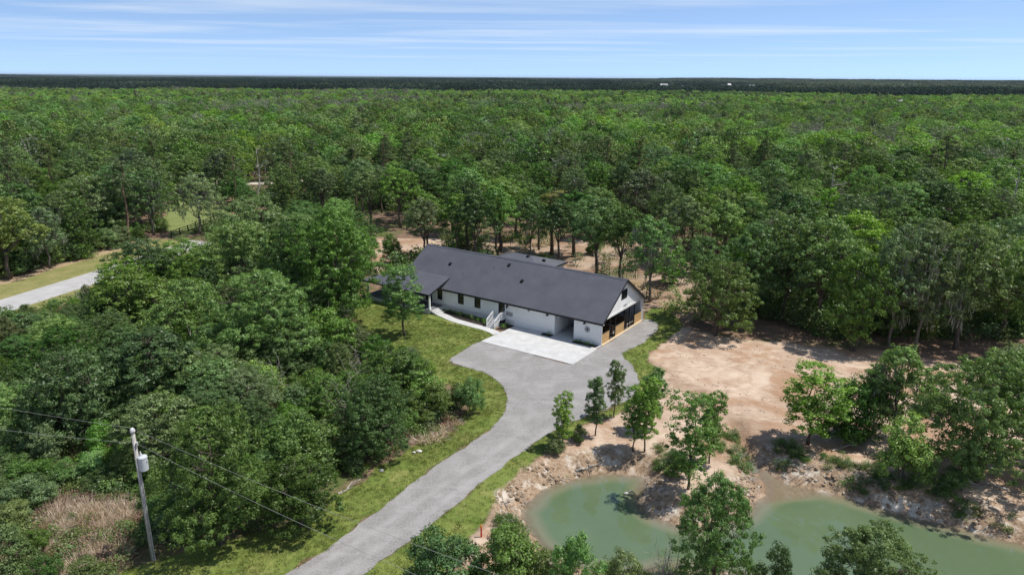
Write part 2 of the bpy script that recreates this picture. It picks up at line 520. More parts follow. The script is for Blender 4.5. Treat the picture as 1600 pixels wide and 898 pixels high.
for i in range(3):          # broad field oaks with leaves low down
    r = np.random.default_rng(200 + i)
    h, w = 9.0, [9.2, 8.4, 10.0][i]
    lb = oak_lobes(r, h, w, 12, lo=0.20, hi=0.84, size=(0.17, 0.26))
    P, N, T, C = crown_cloud(lb, 40, 46, 0.46, r)
    add_set('broad', wood_mesh('broad_oak_wood', M['bark'], h * 0.2, lb, C, r, 0.22, 80, stems=2, spread=0.5, dead=4),
            leaves_mesh('broad_oak_leaves', P, N, 0.22, 0.14, T, M['leaf_mid'], r=r), h, w)
for i in range(3):          # fine-leaved, dense, willowy trees
    r = np.random.default_rng(250 + i)
    h, w = 9.0, [9.0, 8.2, 9.6][i]
    lb = oak_lobes(r, h, w, 13, lo=0.18, hi=0.84, size=(0.16, 0.25))
    P, N, T, C = crown_cloud(lb, 76, 50, 0.36, r, core=0.14)
    add_set('fine', wood_mesh('fine_tree_wood', M['bark'], h * 0.22, lb, C, r, 0.2, 90, stems=2, spread=0.4, dead=5),
            leaves_mesh('fine_tree_leaves', P, N, 0.19, 0.085, T, M['leaf_mid'], r=r), h, w)
for i in range(3):          # thin-leaved oaks hung with grey moss
    r = np.random.default_rng(300 + i)
    h, w = 12.5, [8.6, 9.4, 7.8][i]
    lb = oak_lobes(r, h, w, 9, lo=0.36)
    P, N, T, C = crown_cloud(lb, 34, 34, 0.52, r, core=0.1)
    wood = wood_mesh('moss_oak_wood', M['bark_mid'], h * 0.34, lb, C, r, 0.20, 120, dead=9)
    crown = leaves_mesh('moss_oak_leaves', P, N, 0.28, 0.17, T, M['leaf_grey'], r=r)
    pick = C[r.choice(len(C), 90)]
    mp, mn, mt, ma = [], [], [], []
    for c in pick:
        k = r.integers(4, 9)
        q = c + np.stack([r.normal(0, 0.25, k), r.normal(0, 0.25, k), -r.uniform(0.2, 1.3, k)], 1)
        mp.append(q); mn.append(np.stack([r.normal(size=k), r.normal(size=k), np.full(k, 0.1)], 1))
        ma.append(np.tile([0, 0, -1.0], (k, 1)) + r.normal(0, 0.08, (k, 3))); mt.append(r.random(k))
    moss = leaves_mesh('moss_strands', np.concatenate(mp), np.concatenate(mn), 1.0, 0.13, np.concatenate(mt), M['moss'], np.concatenate(ma), r=r)
    add_set('moss', wood, crown, h, w, moss)
for i in range(5):          # bushes, leafy to the ground
    r = np.random.default_rng(400 + i)
    h, w = 4.2, [4.6, 3.8, 5.2, 4.2, 4.8][i]
    lb = []
    for k in range(9):
        a = k * 2.4 + r.uniform(-.4, .4); q = r.uniform(0.15, 0.68) * w * 0.5
        z = r.uniform(0.18, 0.78) * h * (1 - 0.35 * q / (w * 0.5))
        s = r.uniform(0.55, 1.05)
        lb.append((math.cos(a) * q, math.sin(a) * q, z, s, s, s * r.uniform(0.8, 1.2)))
    lb.append((0, 0, h * 0.72, 0.8, 0.8, h * 0.2))
    P, N, T, C = crown_cloud(lb, 34, 44, 0.34, r, zmin=-0.7)
    P[:, 2] = np.maximum(P[:, 2], 0.05)
    add_set('bush', wood_mesh('bush_wood', M['bark'], h * 0.2, lb, C, r, 0.09, 60, stems=4, spread=0.35, dead=5),
            leaves_mesh('bush_leaves', P, N, 0.145, 0.08, T, M['leaf_mid'], r=r), h, w)
for i in range(4):          # slim young trees
    r = np.random.default_rng(500 + i)
    h, w = 7.0, [2.6, 2.2, 3.2, 2.8][i]
    lb = []
    for k in range(9):
        t = k / 8
        z = h * (0.29 + 0.63 * t)
        prof = 0.55 + 0.6 * math.sin(math.pi * (0.15 + 0.75 * t))
        a = k * 2.4 + r.uniform(-.5, .5); q = w * 0.5 * prof * r.uniform(0.25, 0.55)
        s = w * 0.5 * prof * r.uniform(0.50, 0.72)
        lb.append((math.cos(a) * q, math.sin(a) * q, z, s, s, s * r.uniform(0.75, 1.1)))
    P, N, T, C = crown_cloud(lb, 30, 46, 0.27, r, core=0.12, zmin=-0.8)
    add_set('slim', wood_mesh('young_tree_wood', M['bark'], h * 0.42, lb, C, r, 0.075, 60),
            leaves_mesh('young_tree_leaves', P, N, 0.145, 0.08, T, M['leaf_bright'], r=r), h, w)
for i in range(3):          # pines: bare trunk, tufts at the top
    r = np.random.default_rng(600 + i)
    h, w = 17.0, [5.4, 4.8, 6.0][i]
    lb = []
    for k in range(13):
        t = k / 12
        z = h * (0.56 + 0.40 * t); a = k * 2.4 + r.uniform(-.5, .5)
        q = w * 0.5 * (1.05 - 0.75 * t) * r.uniform(0.45, 0.95)
        s = r.uniform(0.55, 0.95)
        lb.append((math.cos(a) * q, math.sin(a) * q, z, s, s, s * 0.65))
    P, N, T, C = crown_cloud(lb, 13, 34, 0.42, r, zmin=-0.3, core=0)
    mb = MB()
    tp = bend_path((0, 0, -0.2), (r.normal(0, .3), r.normal(0, .3), h * 0.95), r, 6, 0.06)
    mb.tube(tp, [0.24, 0.21, 0.18, 0.15, 0.12, 0.08, 0.03], 8)
    for q in lb:
        f = min(0.9, max(0.3, (q[2] - 0.7) / (h * 0.95))) * 6
        a0 = np.array(tp[int(f)]) + (np.array(tp[min(6, int(f) + 1)]) - np.array(tp[int(f)])) * (f - int(f))
        mb.tube(bend_path(a0, q[:3], r, 3, 0.1), [0.07, 0.05, 0.035, 0.02], 4)
    add_set('pine', mb.mesh('pine_wood', M['bark_pine'], True),
            leaves_mesh('pine_needles', P, N, 0.40, 0.07, T, M['needle'], P - np.array([0, 0, h * 0.6]) * 0 + r.normal(0, 1, P.shape), r=r), h, w)

# ================================================================== the ground
DRIVE_PX = [(380, 945), (445, 898), (520, 850), (600, 790), (680, 728), (740, 690), (775, 662), (790, 638), (790, 612),
            (774, 592), (742, 577), (702, 565), (722, 549), (757, 533), (800, 545), (888, 569), (912, 557), (938, 543), (968, 524), (1003, 502),
            (1017, 500), (1029, 507), (1025, 518), (1000, 538), (972, 553), (986, 570), (997, 590), (998, 606),
            (984, 622), (955, 636), (900, 657), (850, 682), (790, 724), (720, 782), (640, 846), (565, 898), (500, 945)]
DRIVE = smooth_poly(GP(DRIVE_PX), 0.5, 0.16)
LAWN_A = smooth_poly(GP([(120, 945), (380, 945), (445, 898), (520, 850), (600, 790), (680, 728), (740, 690), (775, 662), (790, 638), (790, 612), (774, 592),
                         (742, 577), (702, 565), (722, 549), (757, 533), (775, 518), (690, 480), (610, 462), (545, 470), (555, 500), (580, 540),
                         (640, 575), (686, 596), (724, 612), (736, 630), (716, 650), (662, 684), (606, 722), (525, 774), (420, 826), (290, 858), (200, 892)]), 1.0, 0.3, 9)
LAWN_B = smooth_poly(GP([(500, 945), (565, 898), (640, 846), (720, 782), (790, 724), (850, 682), (900, 657), (955, 636), (984, 622), (998, 606), (997, 590),
                         (986, 570), (972, 553), (1000, 538), (1025, 518), (1017, 500), (1003, 490), (1030, 482), (1062, 500), (1066, 512), (1036, 534), (1012, 556),
                         (1022, 578), (1018, 600), (1000, 628), (960, 648), (905, 668), (862, 692), (825, 730), (795, 765), (765, 800), (738, 840), (700, 898), (660, 945)]), 1.0, 0.25, 11)
SAND = smooth_poly(GP([(1012, 556), (1036, 534), (1066, 512), (1110, 522), (1180, 532), (1300, 540), (1400, 552), (1500, 568), (1700, 600), (1900, 700), (2000, 960), (1500, 1050),
                       (900, 1050), (700, 960), (738, 840), (765, 800), (795, 765), (825, 730), (862, 692), (905, 668), (960, 648), (1000, 628), (1018, 600), (1022, 578)]), 1.2, 0.5, 13)
TRACK = GP([(575, 372), (640, 360), (690, 370), (705, 386), (640, 402), (615, 402), (606, 420), (622, 428), (600, 445), (575, 425)])
BACKYARD = GP([(560, 345), (800, 345), (1000, 350), (1110, 430), (1080, 490), (1010, 480), (980, 430), (880, 415), (700, 385), (620, 365)])
WATER_Z = -1.2
POND = smooth_poly(GP([(812, 805), (828, 778), (868, 756), (905, 744), (960, 740), (1003, 746), (1002, 770), (1008, 795), (1040, 812), (1085, 822),
                       (1130, 815), (1165, 800), (1186, 776), (1186, 752), (1180, 728), (1200, 734), (1240, 758), (1290, 768), (1340, 782), (1420, 803), (1500, 824), (1600, 850),
                       (1720, 880), (1800, 930), (1700, 990), (1400, 985), (1270, 955), (1195, 918), (1130, 897), (1040, 895), (965, 902), (905, 890), (862, 868), (832, 842)], WATER_Z), 0.7, 0.22, 21)
RILL = GP([(1150, 668), (1158, 690), (1172, 712), (1190, 735), (1210, 765)], -0.6)
DAMP = GP([(1016, 572), (1050, 590), (1085, 606), (1108, 632), (1135, 655), (1150, 668)])
DELTA = GP([(1215, 765)], WATER_Z)[0]

GX0, GX1, GY0, GY1, GS = -46.0, 74.0, 26.0, 142.0, 0.46
gx = np.arange(GX0, GX1 + 0.01, (GX1 - GX0) / round((GX1 - GX0) / GS))
gy = np.arange(GY0, GY1 + 0.01, (GY1 - GY0) / round((GY1 - GY0) / GS))

def terrain_z(X, Y, full=False):
    X = np.asarray(X, float); Y = np.asarray(Y, float)
    sp = sdf(X, Y, POND)
    n1 = fbm(X * 0.55, Y * 0.55, 5, 3)
    n2 = fbm(X * 1.7, Y * 1.7, 8, 2)
    bw = 2.1 + 1.6 * n1
    out = np.clip(-sp / bw, 0, 1)
    prof = out ** 0.75
    z = np.where(sp > 0, WATER_Z - np.minimum(sp * 0.42, 1.7), WATER_Z * (1 - prof))
    bankness = np.exp(-((sp + 0.7) / 1.3) ** 2)
    z = z + bankness * (0.30 * n2 + 0.22 * n1)
    sdr = sdf(X, Y, DRIVE)
    hx, hy = X - 11.03, Y - 81.86
    ca, sa = math.cos(HOUSE_RZ), math.sin(HOUSE_RZ)
    lx, ly = hx * ca + hy * sa, -hx * sa + hy * ca
    hd = np.maximum(np.maximum(-39 - lx, lx - 1.5), np.maximum(-8.5 - ly, ly - 21))
    flat = np.minimum(sstep(0.0, -1.5, sdr), sstep(0.2, 2.0, hd))
    edge = np.minimum.reduce([X - GX0, GX1 - X, Y - GY0, GY1 - Y])
    flat = flat * sstep(0, 3, edge)
    z = z + flat * 0.10 * fbm(X * 0.35, Y * 0.35, 31, 3) * 1.2
    rd = seg_dist(X, Y, RILL)
    z = z - (0.40 * np.exp(-(rd / 0.45) ** 2) + 0.25 * np.exp(-(rd / 1.6) ** 2)) * (sp < 0)
    dd = np.hypot((X - DELTA[0]) / 3.4, (Y - DELTA[1]) / 2.0)
    z = np.where(sp > -0.5, z + (np.maximum(z, WATER_Z - 0.12) - z) * sstep(1.3, 0.5, dd), z)
    return (z, sp, sdr) if full else z
HOUSE_RZ = math.atan2(-.567, .823)

XX, YY = np.meshgrid(gx, gy)
ZZ, SP, SDR = terrain_z(XX, YY, True)
wob = 0.5 * fbm(XX * 0.9, YY * 0.9, 41, 3)
SL = np.maximum(sdf(XX, YY, LAWN_A), sdf(XX, YY, LAWN_B))
SS = sdf(XX, YY, SAND)
w_lawn = sstep(-0.35, 0.35, SL + wob)
w_sand = sstep(-0.6, 0.6, SS + wob * 1.6)
w_sand = np.maximum(w_sand, 0.9 * sstep(-1.5, 1.0, sdf(XX, YY, TRACK) + 3 * wob))
w_sand = np.maximum(w_sand, 0.62 * sstep(-4, 3, sdf(XX, YY, BACKYARD) + 5 * fbm(XX * 0.25, YY * 0.25, 44, 3)))
w_bank = sstep(-3.4, -1.4, SP + wob * 1.5) * (1 - 0.0 * w_sand)
rill_ = np.exp(-(seg_dist(XX, YY, RILL) / 1.5) ** 2)
w_bank = w_bank * (1 - 0.95 * rill_)
w_lawn = w_lawn * (1 - sstep(-2.6, -1.4, SP + wob * 1.5))

def ground_material():
    m, nt, out = new_mat('ground_soil')
    pos = nn(nt, 'ShaderNodeNewGeometry').outputs['Position']
    za = nn(nt, 'ShaderNodeAttribute', attribute_name='zone')
    sep = nn(nt, 'ShaderNodeSeparateColor'); nt.links.new(za.outputs['Color'], sep.inputs[0])
    lawn, sand, bank = sep.outputs[0], sep.outputs[1], sep.outputs[2]
    n_s = noise(nt, pos, 3.2, 5, 0.7); n_m = noise(nt, pos, 0.55, 5, 0.65); n_l = noise(nt, pos, 0.13, 4, 0.6)
    n_f = noise(nt, pos, 14.0, 3, 0.7)
    lit = mixc(nt, ramp(nt, n_m, 0.35, 0.65), (0.105, 0.070, 0.046), (0.225, 0.140, 0.092))
    lit = mixc(nt, ramp(nt, n_s, 0.45, 0.75), lit, (0.27, 0.20, 0.145))
    lit = mixc(nt, ramp(nt, n_l, 0.50, 0.62), lit, mixc(nt, ramp(nt, n_s, 0.3, 0.7), (0.055, 0.080, 0.022), (0.12, 0.14, 0.045)))
    # bare sand: pale dry, redder damp, straight scraper marks
    wv = nn(nt, 'ShaderNodeTexWave', wave_type='BANDS')
    wv.inputs['Scale'].default_value = 0.35; wv.inputs['Distortion'].default_value = 5.0
    wv.inputs['Detail'].default_value = 3.0; wv.inputs['Detail Scale'].default_value = 0.5
    mp = nn(nt, 'ShaderNodeMapping'); nt.links.new(pos, mp.inputs['Vector'])
    mp.inputs['Rotation'].default_value = (0, 0, R(62)); mp.inputs['Scale'].default_value = (1, 0.22, 1)
    nt.links.new(mp.outputs[0], wv.inputs['Vector'])
    n_st = noise(nt, pos, 0.30, 6, 0.62, 0.8)
    sd = mixc(nt, ramp(nt, n_st, 0.36, 0.62), (0.375, 0.265, 0.190), (0.55, 0.435, 0.335))
    sd = mixc(nt, ramp(nt, n_l, 0.56, 0.66), sd, (0.36, 0.235, 0.160))
    sd = mixc(nt, ramp(nt, n_m, 0.55, 0.78), sd, (0.60, 0.48, 0.365))
    mp2 = nn(nt, 'ShaderNodeMapping'); nt.links.new(pos, mp2.inputs['Vector'])
    mp2.inputs['Rotation'].default_value = (0, 0, R(-24)); mp2.inputs['Scale'].default_value = (0.07, 1.0, 1)
    wob_ = nn(nt, 'ShaderNodeVectorMath', operation='ADD'); nz = nn(nt, 'ShaderNodeTexNoise'); nz.inputs['Scale'].default_value = 0.05; nt.links.new(pos, nz.inputs['Vector'])
    sc_ = nn(nt, 'ShaderNodeVectorMath', operation='SCALE'); sc_.inputs['Scale'].default_value = 9.0; nt.links.new(nz.outputs['Color'], sc_.inputs[0])
    nt.links.new(mp2.outputs[0], wob_.inputs[0]); nt.links.new(sc_.outputs[0], wob_.inputs[1])
    streak = noise(nt, wob_.outputs[0], 5.5, 3, 0.6)
    lines = nmath(nt, 'MULTIPLY', ramp(nt, streak, 0.50, 0.62), ramp(nt, noise(nt, pos, 0.12, 3, 0.5), 0.40, 0.55))
    sd = mixc(nt, nmath(nt, 'MULTIPLY', lines, 0.5), sd, (0.31, 0.195, 0.125))
    swath = noise(nt, wob_.outputs[0], 0.30, 4, 0.55, 0.6)
    sd = mixc(nt, ramp(nt, noise(nt, pos, 0.085, 6, 0.62, 1.2), 0.49, 0.57, 0, 0.8), sd, (0.335, 0.205, 0.125))
    sd = mixc(nt, nmath(nt, 'MULTIPLY', za.outputs['Alpha'], ramp(nt, n_m, 0.2, 0.6)), sd, (0.25, 0.165, 0.105))
    bk = mixc(nt, ramp(nt, n_s, 0.35, 0.62), (0.165, 0.108, 0.068), (0.40, 0.295, 0.205))
    bk = mixc(nt, ramp(nt, noise(nt, pos, 0.7, 5, 0.7), 0.51, 0.64), bk, (0.56, 0.50, 0.42))
    bk = mixc(nt, ramp(nt, noise(nt, pos, 1.6, 4, 0.7), 0.62, 0.72), bk, (0.11, 0.12, 0.04))
    gr = mixc(nt, ramp(nt, n_m, 0.32, 0.66), (0.100, 0.150, 0.028), (0.180, 0.212, 0.055))
    gr = mixc(nt, ramp(nt, noise(nt, pos, 0.32, 5, 0.7), 0.52, 0.70, 0, 0.6), gr, (0.32, 0.28, 0.11))
    c = mixc(nt, sand, lit, sd)
    c = mixc(nt, bank, c, bk)
    # ragged edge of the turf
    e = nmath(nt, 'ADD', lawn, ramp(nt, n_f, 0.3, 0.7, -0.3, 0.3))
    c = mixc(nt, ramp(nt, e, 0.35, 0.65), c, gr)
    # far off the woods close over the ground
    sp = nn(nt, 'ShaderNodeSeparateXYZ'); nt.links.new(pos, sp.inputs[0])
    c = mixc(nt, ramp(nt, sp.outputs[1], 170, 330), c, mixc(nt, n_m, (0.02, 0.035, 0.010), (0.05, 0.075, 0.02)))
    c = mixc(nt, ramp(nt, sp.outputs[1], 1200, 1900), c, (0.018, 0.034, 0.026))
    hgt = nmath(nt, 'ADD', nmath(nt, 'MULTIPLY', n_s, 0.6), nmath(nt, 'MULTIPLY', nmath(nt, 'MULTIPLY', lines, sand), -0.3))
    principled(nt, out, c, 0.95, bump(nt, hgt, 0.7, 0.12), 0.15)
    return m
M['ground'] = ground_material()

def grid_object(name, face_mask, label=None):
    ny, nx = XX.shape
    ids = np.arange(ny * nx).reshape(ny, nx)
    f = np.stack([ids[:-1, :-1], ids[:-1, 1:], ids[1:, 1:], ids[1:, :-1]], -1)[face_mask]
    used, inv = np.unique(f.ravel(), return_inverse=True)
    co = np.stack([XX.ravel(), YY.ravel(), ZZ.ravel()], 1)[used]
    me = bpy.data.meshes.new(name)
    n = len(f)
    me.vertices.add(len(co)); me.vertices.foreach_set('co', co.ravel())
    me.loops.add(n * 4); me.loops.foreach_set('vertex_index', inv.astype(np.int32).ravel())
    me.polygons.add(n)
    me.polygons.foreach_set('loop_start', np.arange(0, n * 4, 4, dtype=np.int32))
    me.polygons.foreach_set('loop_total', np.full(n, 4, dtype=np.int32))
    at = me.attributes.new('zone', 'FLOAT_COLOR', 'POINT')
    col = np.stack([w_lawn.ravel(), w_sand.ravel(), w_bank.ravel(), np.clip(np.maximum(1.1 * rill_, 0.85 * np.exp(-(seg_dist(XX, YY, DAMP) / 1.3) ** 4) * (0.7 + fbm(XX * 0.8, YY * 0.8, 66, 3))), 0, 1).ravel()], 1)[used].astype(np.float32)
    at.data.foreach_set('color', col.ravel())
    me.materials.append(M['ground']); me.update(calc_edges=True); me.validate(); me.shade_smooth()
    o = bpy.data.objects.new(name, me); COL.objects.link(o)
    return tag(o, kind='structure')
def fc(a): return (a[:-1, :-1] + a[:-1, 1:] + a[1:, 1:] + a[1:, :-1]) / 4
m_bank = fc(w_bank) > 0.5
m_lawn = (fc(w_lawn) > 0.5) & ~m_bank
m_sand = (fc(w_sand) > 0.5) & ~m_bank & ~m_lawn & (fc(SS) > -3)
grid_object('pond_bank', m_bank)
grid_object('lawn', m_lawn)
grid_object('sand_clearing', m_sand)
grid_object('woodland_floor', ~(m_bank | m_lawn | m_sand))
# the land beyond, out to the horizon
far = MB()
E0 = 60000
for (x0, x1, y0, y1) in ((-E0, GX0, -2000, 300), (GX1, E0, -2000, 300), (GX0, GX1, -2000, GY0), (GX0, GX1, GY1, 300),
                         (-E0, E0, 300, 2000), (-E0, E0, 2000, E0)):
    far.quad((x0, y0, 0), (x1, y0, 0), (x1, y1, 0), (x0, y1, 0))
tag(far.build('ground', M['ground']), kind='structure')

# ------------------------------------------------------------------ pond water
def water_material():
    m, nt, out = new_mat('murky_pond_water')
    pos = nn(nt, 'ShaderNodeNewGeometry').outputs['Position']
    dp = nn(nt, 'ShaderNodeAttribute', attribute_name='depth').outputs['Fac']
    n1 = noise(nt, pos, 0.25, 3)
    deep = mixc(nt, ramp(nt, n1, 0.3, 0.7), (0.094, 0.138, 0.072), (0.112, 0.156, 0.086))
    col = mixc(nt, ramp(nt, dp, 0.10, 0.75), (0.235, 0.200, 0.135), deep)
    p = nn(nt, 'ShaderNodeBsdfPrincipled')
    nt.links.new(col, p.inputs['Base Color'])
    p.inputs['Roughness'].default_value = 0.03; p.inputs['IOR'].default_value = 1.55
    mp = nn(nt, 'ShaderNodeMapping'); nt.links.new(pos, mp.inputs['Vector']); mp.inputs['Scale'].default_value = (1, 1.6, 1)
    nt.links.new(bump(nt, noise(nt, mp.outputs[0], 1.8, 2), 0.05, 0.02), p.inputs['Normal'])
    t = nn(nt, 'ShaderNodeBsdfTransparent')
    mx = nn(nt, 'ShaderNodeMixShader')
    nt.links.new(ramp(nt, dp, -0.02, 0.42, 0.25, 1.0), mx.inputs[0])
    nt.links.new(t.outputs[0], mx.inputs[1]); nt.links.new(p.outputs[0], mx.inputs[2])
    nt.links.new(mx.outputs[0], out.inputs['Surface'])
    return m
M['water'] = water_material()
def build_water():
    ny, nx = XX.shape
    dep = WATER_Z - ZZ
    mask = (np.maximum.reduce([dep[:-1, :-1], dep[:-1, 1:], dep[1:, 1:], dep[1:, :-1]]) > -0.05) & (fc(SP) > -2.0)
    ids = np.arange(ny * nx).reshape(ny, nx)
    f = np.stack([ids[:-1, :-1], ids[:-1, 1:], ids[1:, 1:], ids[1:, :-1]], -1)[mask]
    used, inv = np.unique(f.ravel(), return_inverse=True)
    co = np.stack([XX.ravel(), YY.ravel(), np.full(XX.size, WATER_Z)], 1)[used]
    me = bpy.data.meshes.new('pond_water')
    me.from_pydata(co.tolist(), [], inv.reshape(-1, 4).tolist())
    at = me.attributes.new('depth', 'FLOAT', 'POINT')
    at.data.foreach_set('value', dep.ravel()[used].astype(np.float32))
    me.materials.append(M['water']); me.shade_smooth()
    o = bpy.data.objects.new('pond_water', me); COL.objects.link(o)
    tag(o, kind='structure')
build_water()

# ------------------------------------------------------------------ gravel drive, paving, street
def gravel_material():
    m, nt, out = new_mat('grey_gravel')
    pos = nn(nt, 'ShaderNodeNewGeometry').outputs['Position']
    n1 = noise(nt, pos, 6.5, 5, 0.8); n2 = noise(nt, pos, 0.4, 5, 0.65, 0.5)
    mp = nn(nt, 'ShaderNodeMapping'); nt.links.new(pos, mp.inputs['Vector'])
    mp.inputs['Rotation'].default_value = (0, 0, R(-42)); mp.inputs['Scale'].default_value = (0.18, 1.6, 1)
    n3 = noise(nt, mp.outputs[0], 1.1, 5, 0.6)
    c = mixc(nt, ramp(nt, n1, 0.3, 0.72), (0.158, 0.150, 0.146), (0.335, 0.319, 0.306))
    c = mixc(nt, ramp(nt, n2, 0.44, 0.66, 0, 0.65), c, (0.335, 0.324, 0.314))
    c = mixc(nt, ramp(nt, n3, 0.53, 0.68, 0, 0.32), c, (0.36, 0.348, 0.337))
    c = mixc(nt, ramp(nt, noise(nt, pos, 1.4, 5, 0.7), 0.62, 0.74, 0, 0.45), c, (0.16, 0.146, 0.135))
    # two worn wheel lanes on the straight run of the drive
    p0, p1 = np.array(G(505, 898)), np.array(G(806, 694))
    dv = (p1 - p0) / np.linalg.norm(p1 - p0)
    dt = nn(nt, 'ShaderNodeVectorMath', operation='DOT_PRODUCT'); nt.links.new(pos, dt.inputs[0]); dt.inputs[1].default_value = (-dv[1], dv[0], 0)
    off = nmath(nt, 'SUBTRACT', dt.outputs['Value'], float(-dv[1] * p0[0] + dv[0] * p0[1]))
    off = nmath(nt, 'ADD', off, ramp(nt, noise(nt, pos, 0.12, 2), 0, 1, -0.7, 0.7))
    ab = nn(nt, 'ShaderNodeMath', operation='ABSOLUTE'); nt.links.new(off, ab.inputs[0])
    lane = nn(nt, 'ShaderNodeMath', operation='ABSOLUTE'); nt.links.new(nmath(nt, 'SUBTRACT', ab.outputs[0], 0.85), lane.inputs[0])
    spy = nn(nt, 'ShaderNodeSeparateXYZ'); nt.links.new(pos, spy.inputs[0])
    wear = nmath(nt, 'MULTIPLY', nmath(nt, 'MULTIPLY', ramp(nt, lane.outputs[0], 0.15, 0.5, 1, 0), ramp(nt, spy.outputs[1], 58, 66, 1, 0)), ramp(nt, noise(nt, pos, 0.7, 4), 0.3, 0.6))
    c = mixc(nt, nmath(nt, 'MULTIPLY', wear, 0.5), c, (0.36, 0.35, 0.34))
    principled(nt, out, c, 0.95, bump(nt, nmath(nt, 'ADD', n1, nmath(nt, 'MULTIPLY', n3, 1.5)), 0.6, 0.06), 0.2)
    return m
M['gravel'] = gravel_material()
def sheet(name, poly, z, mat, kind='structure'):
    import bmesh
    bm = bmesh.new()
    vs = [bm.verts.new((x, y, z)) for x, y in poly]
    f = bm.faces.new(vs)
    if f.normal.z < 0: bmesh.ops.reverse_faces(bm, faces=[f])
    bmesh.ops.triangulate(bm, faces=[f])
    vs2 = [(x, y, z - 0.10) for x, y in poly]
    lo = [bm.verts.new(p) for p in vs2]
    n = len(vs)
    for i in range(n):
        bm.faces.new((vs[i], vs[(i + 1) % n], lo[(i + 1) % n], lo[i]))
    bmesh.ops.recalc_face_normals(bm, faces=bm.faces)
    me = bpy.data.meshes.new(name); bm.to_mesh(me); bm.free()
    me.materials.append(mat)
    o = bpy.data.objects.new(name, me); COL.objects.link(o)
    return tag(o, kind=kind)
sheet('driveway', DRIVE, 0.03, M['gravel'])
M['concrete'] = plain('pale_concrete', (0.50, 0.497, 0.486), 0.85, 0.10, 0.9, 0.15)
M['asphalt'] = plain('pale_worn_asphalt', (0.40, 0.39, 0.38), 0.9, 0.10, 0.5, 0.2)
M['verge'] = M['grass_sheet'] = None
def turf_material(name, a, b, c3):
    m, nt, out = new_mat(name)
    pos = nn(nt, 'ShaderNodeNewGeometry').outputs['Position']
    n1, n2 = noise(nt, pos, 0.35, 5, 0.65), noise(nt, pos, 2.5, 5, 0.7)
    c = mixc(nt, ramp(nt, n1, 0.35, 0.65), a, b)
    c = mixc(nt, ramp(nt, n2, 0.5, 0.75), c, c3)
    principled(nt, out, c, 0.95, bump(nt, n2, 0.6, 0.1), 0.15)
    return m
M['verge'] = turf_material('verge_turf', (0.15, 0.165, 0.05), (0.24, 0.22, 0.085), (0.34, 0.28, 0.15))
M['meadow'] = turf_material('meadow_turf', (0.13, 0.175, 0.05), (0.20, 0.23, 0.085), (0.24, 0.25, 0.10))
M['brown_verge'] = turf_material('brown_verge_soil', (0.30, 0.21, 0.14), (0.38, 0.28, 0.18), (0.24, 0.22, 0.09))
def ribbon(line, w0, w1):
    line = smooth_poly(line, 3.0, 0, closed=False)
    d = np.gradient(line, axis=0); d = d / np.linalg.norm(d, axis=1, keepdims=True)
    nrm = np.stack([-d[:, 1], d[:, 0]], 1)         # to the left of travel
    return np.concatenate([line + nrm * w0, (line + nrm * w1)[::-1]])
STREET_LINE = [(-84.5, 60), (-76.5, 84), (-71.9, 100), (-68.4, 112), (-64.6, 127), (-62.0, 138)]
def wobble(poly, a, s):
    poly = np.array(poly)
    poly[:, 0] += a * fbm(poly[:, 0] * 0.3, poly[:, 1] * 0.3, s); poly[:, 1] += a * fbm(poly[:, 0] * 0.3, poly[:, 1] * 0.3, s + 3)
    return poly
sheet('brown_verge', wobble(ribbon(STREET_LINE, -9, 16), 2.5, 3), 0.006, M['brown_verge'])
sheet('grass_verge', wobble(ribbon(STREET_LINE, -7.5, 10.5), 1.6, 6), 0.016, M['verge'])
sheet('street', ribbon(STREET_LINE, -3.1, 3.1), 0.035, M['asphalt'])
MEADOW = GP([(256, 352), (262, 316), (330, 312), (356, 330), (352, 346), (300, 366), (276, 374)])
sheet('meadow', wobble(smooth_poly(MEADOW, 2.0), 2.0, 12), 0.026, M['meadow'])
M['pale_lane'] = plain('pale_lane', (0.50, 0.46, 0.40), 0.95, 0.12, 0.3)
sheet('lane', ribbon([(-95, 222), (-84, 217), (-72, 219), (-62, 224), (-52, 222)], -2.2, 2.2), 0.03, M['pale_lane'])

# ================================================================== the house
def siding_material():
    m, nt, out = new_mat('white_painted_siding')
    tc = nn(nt, 'ShaderNodeTexCoord').outputs['Object']
    n1 = noise(nt, tc, 1.2, 5, 0.65)
    c = mixc(nt, ramp(nt, n1, 0.3, 0.7), (0.80, 0.805, 0.81), (0.85, 0.85, 0.85))
    principled(nt, out, c, 0.55, None, 0.3)
    return m
M['siding'] = siding_material()
M['white_trim'] = plain('white_trim_paint', (0.80, 0.80, 0.79), 0.5, 0.04, 4)
M['roof'] = plain('charcoal_metal_roof', (0.098, 0.101, 0.115), 0.45, 0.10, 0.5, 0, 0.0, 0.5)
M['black_trim'] = plain('black_trim', (0.018, 0.018, 0.021), 0.5, 0.1, 5)
M['black_metal'] = plain('black_metal', (0.015, 0.014, 0.014), 0.45, 0.1, 5)
M['window_glass'] = plain('dark_window_glass', (0.012, 0.016, 0.018), 0.06, 0.1, 1, 0, 0, 0.6)
M['cedar'] = plain('cedar_boards', (0.52, 0.33, 0.15), 0.7, 0.16, 2.5, 0.2)
M['sill_wood'] = plain('pale_sill_timber', (0.62, 0.50, 0.34), 0.75, 0.1, 3)
M['deck'] = plain('grey_deck_boards', (0.16, 0.16, 0.175), 0.75, 0.12, 3)
M['skirting'] = plain('white_block_skirting', (0.66, 0.66, 0.66), 0.8, 0.07, 2, 0.15)
M['mulch'] = plain('dark_mulch', (0.030, 0.022, 0.018), 0.95, 0.4, 6, 0.8)
M['barn_floor'] = plain('barn_floor', (0.30, 0.27, 0.24), 0.9, 0.15, 1.5)
M['barn_wall'] = plain('grey_metal_siding', (0.48, 0.50, 0.52), 0.5, 0.05, 1)
